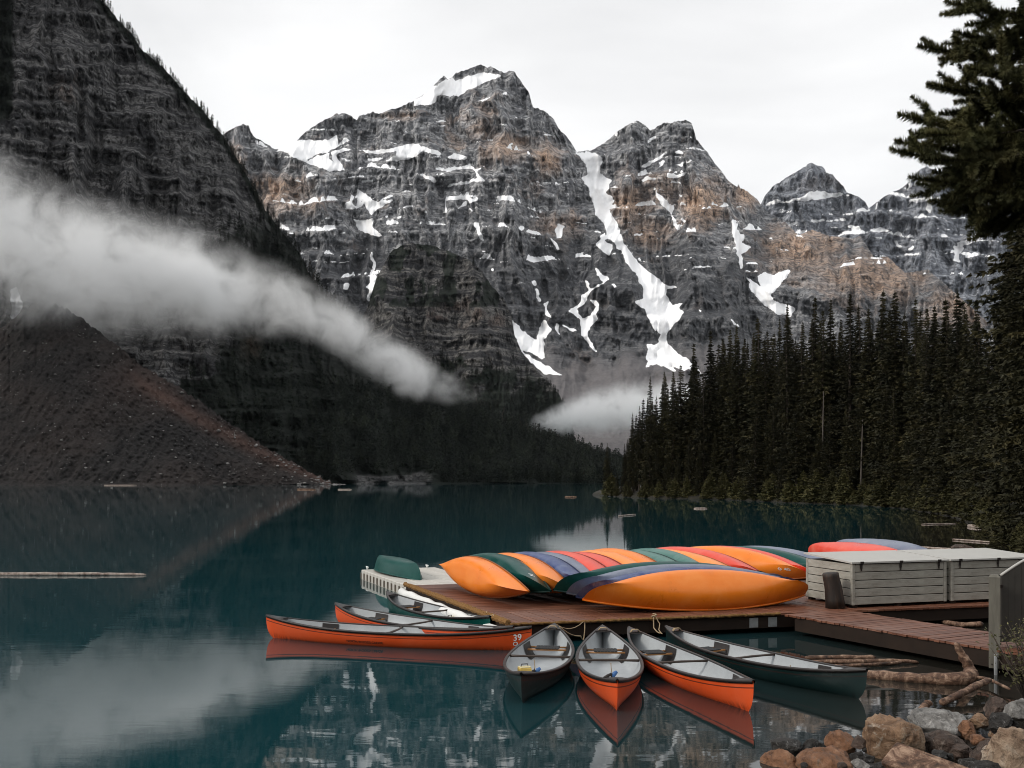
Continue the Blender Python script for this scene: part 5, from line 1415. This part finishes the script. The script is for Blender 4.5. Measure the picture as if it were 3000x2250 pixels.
log([onz(2033, 1490, .03), onz(2072, 1490, .03)], .12, .10, 'short pale log floating before the right-bank forest', MAT_PALE, seed=18)
log([onz(305, 1421.5, .2), onz(400, 1421.5, .2)], .35, .25, 'pale log at the foot of the scree fan', MAT_PALE, seed=19)
log([onz(870, 1434, .1), onz(925, 1434, .1)], .28, .2, 'orange-brown log floating near the right end of the scree fan', MAT_DRIFT, seed=20)
log([onz(990, 1434, .1), onz(1030, 1434, .1)], .25, .2, 'short grey log floating beyond the right end of the scree fan', MAT_PALE, seed=21)
log([at(2318, 1471, 141), at(2360, 1464, 141), at(2402, 1459, 141)], .35, .3, 'leaning brown log at the waterline of the right-bank forest', MAT_DRIFT, seed=22)
log([onz(2585, 1482, .1), onz(2640, 1483, .2), onz(2700, 1487, .15)], .14, .1, 'low pale log along the waterline near the right end of the forest', MAT_PALE, seed=23)
p = onz(2803, 1480, 0); q = at(2800, 1420, p.y)
log([(p.x, p.y, -.2), (q.x - .3, p.y + .2, 2.0), (q.x - .5, p.y + .5, 3.6)], .42, .28, 'bare orange-brown trunk standing at the water near the big spruce', MAT_DRIFT, seed=24, name='bare_trunk')

# ---------------------------------------------------------------- boulders and near shore
t = NT('shore_gravel'); n_ = t.noise(t.pos(), 3.0, 6, 0.7)
MAT_SHORE = t.done(t.ramp(n_, [(0.3, (0.02, 0.016, 0.012)), (0.7, (0.10, 0.08, 0.06))]), 0.9, t.bump(n_, .8, .08))
def boulder_mat(name, c0, c1, c2, spots, scale=2.5):
    t = NT(name); P = t.coords('Object'); a = t.noise(P, scale, 6, .7, .5); b = t.noise(P, scale * 3.4, 6, .75, .8); v = t.noise(t.coords('Object', (3.5, 1.2, 1)), scale, 5, .7, 1.2)
    c = t.ramp(a, [(.32, c0), (.5, c1), (.68, c2)])
    c = t.mix(t.val(b, .56, .66, 0, .85), c, spots)
    c = t.mix(t.val(v, .56, .64, 0, .55), c, tuple(x * .3 for x in c0))
    c = t.mix(t.val(b, .30, .42, .8, 0), c, (.012, .010, .009))
    h = t.math('ADD', a, t.math('MULTIPLY', b, .5))
    return t.done(c, t.val(a, .3, .7, .45, .8), t.bump(h, 1.0, .12), .35)
BM = {'tan': boulder_mat('boulder_tan', (.10, .050, .024), (.28, .17, .10), (.40, .30, .21), (.45, .40, .33)),
      'orange': boulder_mat('boulder_orange', (.10, .045, .022), (.25, .12, .062), (.36, .22, .14), (.15, .11, .085)),
      'grey': boulder_mat('boulder_grey', (.10, .095, .088), (.26, .25, .235), (.48, .47, .45), (.55, .53, .50), 3.0),
      'brown': boulder_mat('boulder_brown', (.035, .024, .018), (.085, .058, .045), (.15, .10, .08), (.22, .18, .15)),
      'dark': boulder_mat('boulder_dark', (.012, .011, .010), (.035, .032, .029), (.075, .07, .064), (.30, .29, .28), 3.5),
      'striped': boulder_mat('boulder_striped', (.16, .09, .055), (.36, .26, .18), (.50, .43, .35), (.05, .035, .028), 2.0)}
bm = bmesh.new(); bmesh.ops.create_icosphere(bm, subdivisions=5, radius=1.0); bm.verts.ensure_lookup_table()
I5V = np.array([v.co[:] for v in bm.verts]); I5T = np.array([[v.index for v in f.verts] for f in bm.faces]); bm.free()
def boulder(px0, px1, py0, py1, Y, kind, label, seed, depth=0.8, sink=.12, tilt=0.0):
    """fills about the picture box px0..px1, py0..py1 at distance Y"""
    c = at((px0 + px1) / 2, (py0 + py1) / 2, Y); w = (px1 - px0) * Y / FPX / 2; h = (py1 - py0) * Y / FPX / 2
    V = I5V.copy(); r = np.random.default_rng(seed)
    # a few flat faces knocked off, then lumps and pits
    for _ in range(16):
        n_ = r.normal(0, 1, 3); n_ /= np.linalg.norm(n_); d = r.uniform(.56, .88)
        k = V @ n_ - d; V -= np.where(k > 0, k * .95, 0)[:, None] * n_
    o_ = seed * 3.7
    ln = (fbm(V[:, 0] * 1.6 + o_, V[:, 1] * 1.6, seed, 3, V[:, 2] * 1.6 + o_) - .5) * .30 + (fbm(V[:, 0] * 5 + o_, V[:, 1] * 5, seed + 9, 4, V[:, 2] * 5, 0.6) - .5) * .22
    V = V * (1 + ln)[:, None]
    V = V / np.array([np.abs(V[:, 0]).max(), np.abs(V[:, 1]).max(), np.abs(V[:, 2]).max()])
    V = V * np.array([w, w * depth, h])
    ca, sa = math.cos(tilt), math.sin(tilt); V = np.stack([V[:, 0] * ca - V[:, 2] * sa, V[:, 1], V[:, 0] * sa + V[:, 2] * ca], -1)
    me = np_mesh('boulder', V, Ft=I5T); me.materials.append(BM[kind])
    o = bpy.data.objects.new('boulder', me); o.location = c; COL.objects.link(o)
    tag(o, label, 'boulder', 'boulders of the near shore'); return o
boulder(2509, 2700, 2094, 2290, 11.6, 'tan', 'large tan boulder with a pale pitted face, biggest in the middle of the near shore', 5, .8)
boulder(2654, 2832, 2080, 2190, 12.3, 'grey', 'white-grey mottled boulder right behind the large tan one', 8, .9)
boulder(2697, 2868, 2140, 2265, 11.6, 'brown', 'dark purple-brown boulder in front of the white-grey mottled one', 12, .8, tilt=-.25)
boulder(2880, 3080, 2116, 2330, 10.9, 'striped', 'big cream boulder with dark vertical stripes at the right corner', 15, .9)
boulder(2412, 2520, 2142, 2225, 11.8, 'orange', 'squarish rust-orange boulder left of the large tan one', 18, .9)
boulder(2225, 2345, 2198, 2300, 11.2, 'orange', 'rounded rust-brown boulder, leftmost at the bottom of the picture', 22, 1.0)
boulder(2330, 2525, 2186, 2320, 11.1, 'orange', 'broad orange boulder with a black-patched top at the bottom of the picture', 25, .9)
boulder(2245, 2345, 2148, 2225, 11.7, 'dark', 'wet black boulder at the left end of the near shore', 28, .9)
boulder(2335, 2425, 2160, 2225, 11.7, 'dark', 'flat dark slab half under water between the wet black and rust-orange boulders', 31, .9)
boulder(2884, 2960, 2042, 2120, 12.6, 'brown', 'dark brown boulder below the shore shrub', 34, .9)
boulder(2940, 3030, 2044, 2130, 12.4, 'grey', 'grey lichen-speckled boulder at the right edge below the shrub', 37, .9)
boulder(2832, 2900, 2088, 2140, 12.3, 'tan', 'small tan boulder with a flat top right of the white-grey mottled one', 40, .9)
boulder(2885, 2970, 2088, 2165, 11.9, 'dark', 'dark grey speckled boulder above the big striped one', 43, .9)
boulder(2808, 2862, 2110, 2170, 12.0, 'orange', 'small orange-brown stone wedged right of the white-grey mottled boulder', 46, .9)
boulder(2842, 2930, 2164, 2300, 11.1, 'brown', 'reddish brown boulder against the left side of the big striped one', 49, .9)
boulder(2808, 2935, 2224, 2310, 10.7, 'dark', 'black and white mottled stone at the bottom edge near the right corner', 52, .9)
boulder(2842, 2890, 2148, 2185, 11.6, 'orange', 'little rusty stone between the brown boulders', 55, .9)
boulder(2607, 2660, 2098, 2150, 12.2, 'tan', 'small pale stone peeping out behind the large tan boulder', 58, .9)
boulder(2755, 2796, 2084, 2110, 12.7, 'dark', 'small dark stone behind the white-grey mottled boulder', 61, .9)
boulder(2500, 2640, 2235, 2330, 10.9, 'dark', 'dark stone under the large tan boulder at the bottom edge', 64, .9)
boulder(2780, 2864, 1594, 1626, 44, 'brown', 'brown ridged rock breaking the water behind the storage chests', 67, .7)
# smaller stones packed between the boulders
rs = random.Random(5)
for i in range(46):
    px = rs.uniform(2330, 3010); py = rs.uniform(2110, 2250)
    if py < 2110 + max(0, (2720 - px)) * .30: continue
    w_ = rs.uniform(22, 60); Yq = 9334 / (py + w_ * .35 - 1406) * .985
    boulder(px - w_ / 2, px + w_ / 2, py - w_ * .35, py + w_ * .4, Yq, rs.choice(['brown', 'grey', 'dark', 'brown', 'tan', 'dark']), 'small stone packed between the shore boulders', 200 + i, 1.0)['group'] = 'small stones between the shore boulders'
# weathered plank among the stones
pa, pb = onz(2606, 2232, .18), onz(2800, 2252, .22)
d = (pb - pa); yaw = math.atan2(d.y, d.x)
o = MB().box((0, 0, 0), (d.length + .15, .36, .12), bevel=.02).build('driftwood_plank', MAT_DRIFT); o.location = (pa + pb) / 2 + Vector((.02, -.05, -.02)); o.rotation_euler = (math.radians(28), math.radians(9), yaw - .18)
tag(o, 'weathered grey-brown timber lying among the boulders at the bottom edge', 'plank')
# ground under the stones, rising to the viewer
us = np.linspace(0, 1, 40); vs_ = np.linspace(0, 1, 24); G = []
for v in vs_:
    row = []
    for u in us:
        x = 1.5 + u * 14; edge = 12.6 - max(0, (4.2 - x)) * 1.1 + 0.9 * max(0, x - 6.0)
        edge = min(edge, 17.5); y = edge - v * 14
        z = -0.32 + v * 14 * 0.14 + 0.18 * (float(vnoise(x * 1.3, y * 1.3, 3)) - .5)
        row.append((x, y, min(z, 1.5)))
    G.append(row)
tag(obj('near_shore', np_mesh('near_shore', np.array(G), Fq=grid_faces(24, 40)), MAT_SHORE), 'stony near shore under the boulders', kind='structure')

# unseen moraine ridge behind and right of camera, added to block sky light
G = []
for k in range(9):
    rr_ = [17, 20, 25, 32, 40, 50, 64, 80, 110][k]; zz = [0.6, 1.6, 5, 11, 17, 22, 25, 26, 20][k]; row = []
    for i in range(70):
        a = math.radians(32 - i * (172.0 / 69))            # from the right, round behind, to the left rear
        f = sstep(0, 12, i) * (1 - sstep(52, 69, i)); r2_ = rr_ + 4 * (float(vnoise(i * .4, k * .6, 4)) - .5) + 18 * (1 - float(sstep(0, 14, i)))
        row.append((r2_ * math.cos(a), r2_ * math.sin(a), -0.4 + zz * (0.12 + .88 * float(f)) * (0.8 + .4 * float(vnoise(i * .3, k * .5, 6)))))
    G.append(row)
tag(obj('sky_blocker_ridge', np_mesh('sky_blocker_ridge', np.array(G), Fq=grid_faces(9, 70)), MAT_FLOOR), 'unseen dark ridge behind the camera, added to block sky light', kind='structure')
# ---------------------------------------------------------------- things in the canoes
def inside(C, fn, s, x, z): return C.matrix_basis @ Vector((x, s, z))
def bailer(C, loc, rz, label):
    e = empty('bailer', C.matrix_basis @ Vector(loc), (0, 0, rz)); tag(e, label, 'bailer')
    MB().box((0, 0, .08), (.20, .15, .15), bevel=.012).build('body', MAT_BAILER, e)
    MB().box((0, 0, .162), (.19, .14, .014), bevel=.004).build('lid', plain('pale_lid', (.72, .62, .35), .5), e)
    MB().tube([(-.06, 0, .17), (-.05, 0, .21), (.05, 0, .21), (.06, 0, .17)], .008, 5).build('handle', MAT_BLACK, e, True)
    return e
bailer(CD, (-0.20, -0.50, 0.105), .3, 'yellow bailer box lying in the dark green canoe at the left')
bailer(CC, (-0.14, .55, 0.105), .9, 'pale yellow bailer box lying in the green canoe against the dock')
def dangling(C, loc, label, k=1):
    e = empty('safety_kit', C.matrix_basis @ Vector(loc)); tag(e, label, 'safety kit')
    MB().tube([(0, 0, .24), (.01, 0, .12), (0, .01, 0.04)], .008, 5).build('cord', MAT_ROPE, e, True)
    MB().tube([(.03, 0, .02), (.06, .01, .07), (.10, .02, .10)], [.03, .04, .025], 8).build('float', MAT_BLUE, e, True)
    MB().tube([(-.12, -.02, 0.0), (-.05, 0, .03), (.0, 0.0, .06), (.03, .0, .0)], [.02, .03, .03, .02], 7).build('bag', MAT_BLACK, e, True)
dangling(CD, (-.06, -.35, .12), 'blue and black safety kit in the leftmost dark green canoe')
dangling(CE, (.02, -.28, .12), 'blue and black safety kit tied to the thwart of the canoe pointing at the viewer')
dangling(CG, (-.04, -.9, .12), 'small blue and black safety kit hanging in the long dark green canoe at the right')
for C, L_, nm in ((CD, LD, 'the dark green canoe at the left'), (CE, LE, 'the canoe pointing at the viewer'), (CF, LF, 'the third canoe from the left'), (CG, LG, 'the long dark green canoe at the right')):
    mb = MB(); y = L_ / 2 - .36
    for k in range(3): mb.tube([(-.09, y + .02 * k, .50), (-.05, y + .02 * k, .55), (.05, y + .02 * k, .55), (.09, y + .02 * k, .50)], .009, 5)
    o = mb.build('rope_lashing', MAT_ROPE, None, True); o.matrix_basis = C.matrix_basis.copy(); tag(o, 'pale rope lashed round the far tip of ' + nm, 'rope')

# ---------------------------------------------------------------- shore shrub at the right edge
def leafy(loc, R, H, n, leaf, label, seed, mat):
    r = np.random.default_rng(seed); e = empty('shrub', loc); tag(e, label, 'shrub')
    mb = MB(); tips = []
    for k in range(26):
        a = r.uniform(0, 6.28); el = r.uniform(.5, 1.35); L_ = H * r.uniform(.6, 1.05)
        p1 = Vector((math.cos(a) * math.cos(el) * R * .5, math.sin(a) * math.cos(el) * R * .5, L_ * .5)); p2 = Vector((math.cos(a) * math.cos(el) * R * 1.15, math.sin(a) * math.cos(el) * R * 1.15, L_))
        mb.tube([(0, 0, 0), p1, p2], [.014, .009, .004], 5); tips.append((p1, p2))
    mb.build('stems', MAT_BARK, e, True)
    P = []; D = []
    for _ in range(n):
        p1, p2 = tips[r.integers(0, len(tips))]; f = r.uniform(-.25, 1.05); p = p1.lerp(p2, f) + Vector(r.normal(0, .05, 3)); P.append(p[:])
        d = r.normal(0, 1, 3); d[2] = abs(d[2]) * .7; D.append(d / np.linalg.norm(d))
    P = np.array(P); D = np.array(D); W = np.cross(D, r.normal(0, 1, (n, 3))); W /= np.linalg.norm(W, axis=1, keepdims=True)
    ln = leaf * r.uniform(.6, 1.3, (n, 1))
    V = np.stack([P, P + D * ln * .5 + W * ln * .22, P + D * ln, P + D * ln * .5 - W * ln * .22], 1).reshape(-1, 3)
    obj('leaves', np_mesh('leaves', V, Fq=np.arange(n * 4).reshape(-1, 4), smooth=False), mat, e)
    return e
MAT_WILLOW = foliage_material('willow_leaves', (0.05, 0.055, 0.02), (0.12, 0.115, 0.05), (0.24, 0.21, 0.11), 6.0)
leafy(at(3012, 2070, 13.2), .50, 1.05, 900, .055, 'leafy willow shrub at the right edge above the boulders', 3, MAT_WILLOW)
leafy(at(3035, 1990, 14.6), .45, .80, 600, .05, 'smaller willow shrub behind the leafy one at the right edge', 4, MAT_WILLOW)

# ---------------------------------------------------------------- near fir whose boughs hang into the top right corner
def shoot(n, L, R, r, needle=.05):
    """bottle-brush shoot along +x of length L"""
    x = r.uniform(0, 1, n) * L; a = r.uniform(0, 6.28, n); lean = r.uniform(.25, .85, n)
    rad = R * (1 - .45 * (x / L) ** 3) * r.uniform(.75, 1.2, n)
    b = np.stack([x, 0 * x, 0 * x], -1)
    d = np.stack([lean, np.cos(a), np.sin(a)], -1); d /= np.linalg.norm(d, axis=1, keepdims=True)
    w = np.cross(d, r.normal(0, 1, (n, 3))); w /= np.linalg.norm(w, axis=1, keepdims=True); w *= .0048
    return np.stack([b - w, b + w, b + d * rad[:, None] * 1.25], 1).reshape(-1, 3)
SHOOT = [shoot(260, .21, .052, np.random.default_rng(30 + k)) for k in range(6)]
MAT_FIR = foliage_material('fir_needles', (0.028, 0.031, 0.012), (0.070, 0.070, 0.027), (0.15, 0.132, 0.056), 2.2)
fir = empty('fir_tree', (at(3300, 1800, 9.0).x, 9.0, 0.2)); tag(fir, 'near fir with shaggy needle boughs hanging into the top right corner', 'tree')
firO = Vector(fir.location)
obj('trunk', MB().tube([(0, 0, -.3), (.03, .02, 3), (.0, .05, 6), (.05, 0, 9)], [.20, .17, .13, .08], 12).mesh('trunk', True), MAT_BARK, fir)
def bough(start, tip, sag, dens, seed, spread=.30, k_side=10):
    r = np.random.default_rng(seed); rr = random.Random(seed)
    a, b = Vector(start) - firO, Vector(tip) - firO
    L_ = (b - a).length; N = 14; spine = []
    for i in range(N + 1):
        f = i / N; p = a.lerp(b, f); p.z -= sag * 4 * f * (1 - f); spine.append(p)
    mb = MB(); mb.tube(spine, [.022 * (1 - i / N) + .004 for i in range(N + 1)], 6)
    br = mb.build('bough', MAT_BARK, fir, True)
    Vs = []
    def put(p, d, sc):
        d = Vector(d).normalized(); u = d.cross(Vector((0, 0, 1))); u = u.normalized() if u.length > .01 else Vector((1, 0, 0)); w = u.cross(d)
        M = np.array([d[:], u[:], w[:]]); Vs.append((SHOOT[rr.randrange(6)] * sc) @ M + np.array(p[:]))
    for k in range(int(k_side * dens)):
        f = rr.uniform(.22, 1.0) ; i = min(int(f * N), N - 1); p = spine[i].lerp(spine[i + 1], f * N - i); t_ = (spine[i + 1] - spine[i]).normalized()
        side = Vector((rr.uniform(-1, 1), rr.uniform(-1, 1), rr.uniform(-.7, .75)))
        side -= t_ * side.dot(t_); side.normalize()
        ln = spread * (1.15 - .85 * f) * rr.uniform(.5, 1.2) + .10
        q = p; d = (t_ * .75 + side * .9).normalized(); m = max(1, int(ln / .13))
        for j in range(m):
            put(q, d, rr.uniform(.85, 1.15)); q = q + d * .15
            d = (d + Vector((rr.uniform(-.25, .25), rr.uniform(-.25, .25), rr.uniform(-.10, .28)))).normalized()
            if rr.random() < .75: put(q, (d + side * rr.uniform(.4, 1) * rr.choice((-1, 1)) + Vector((0, 0, rr.uniform(-.5, .5)))), rr.uniform(.7, 1.0))
    for i in range(N):
        if i / N > .5: put(spine[i], spine[i + 1] - spine[i], 1.0)
    put(spine[-1], spine[-1] - spine[-2], 1.1)
    V = np.concatenate(Vs)
    obj('needles', np_mesh('needles', V, Ft=np.arange(len(V)).reshape(-1, 3), smooth=False), MAT_FIR, br)
BOUGHS = [((2760, 148), (3010, 190), 9.0), ((2840, 20), (3020, 60), 8.9), ((2785, 262), (3010, 300), 9.1), ((2700, 352), (3010, 430), 9.0), ((2680, 452), (3010, 520), 9.0), ((2690, 425), (3000, 470), 9.3), ((2735, 530), (3010, 560), 8.8),
          ((2790, 600), (3010, 640), 9.2), ((2745, 395), (3010, 360), 8.7), ((2820, 330), (3010, 250), 9.2), ((2770, 470), (3000, 420), 8.6), ((2860, 110), (3020, 150), 9.2), ((2800, 510), (3010, 500), 9.4), ((2900, 215), (3030, 240), 8.8), ((2880, 560), (3020, 600), 8.7)]
for i, (tp, rt, Y) in enumerate(BOUGHS):
    T_ = at(*tp, Y); S_ = at(rt[0] + 250, rt[1] - 60, Y + .2)
    bough(S_, T_, .10, 1.7, 70 + i, .34, 12)

# ---------------------------------------------------------------- thin valley air
t = NT('valley_air')
pv = t.n.new('ShaderNodeVolumePrincipled'); pv.inputs['Color'].default_value = (0.86, 0.92, 1.0, 1); pv.inputs['Density'].default_value = 5e-6
t.l.new(pv.outputs[0], t.out.inputs['Volume'])
mb = MB(); mb.box((0, 5200, 1000), (13000, 11200, 2007))
hz = mb.build('haze', t.m); tag(hz, 'thin bluish air filling the valley', kind='stuff')
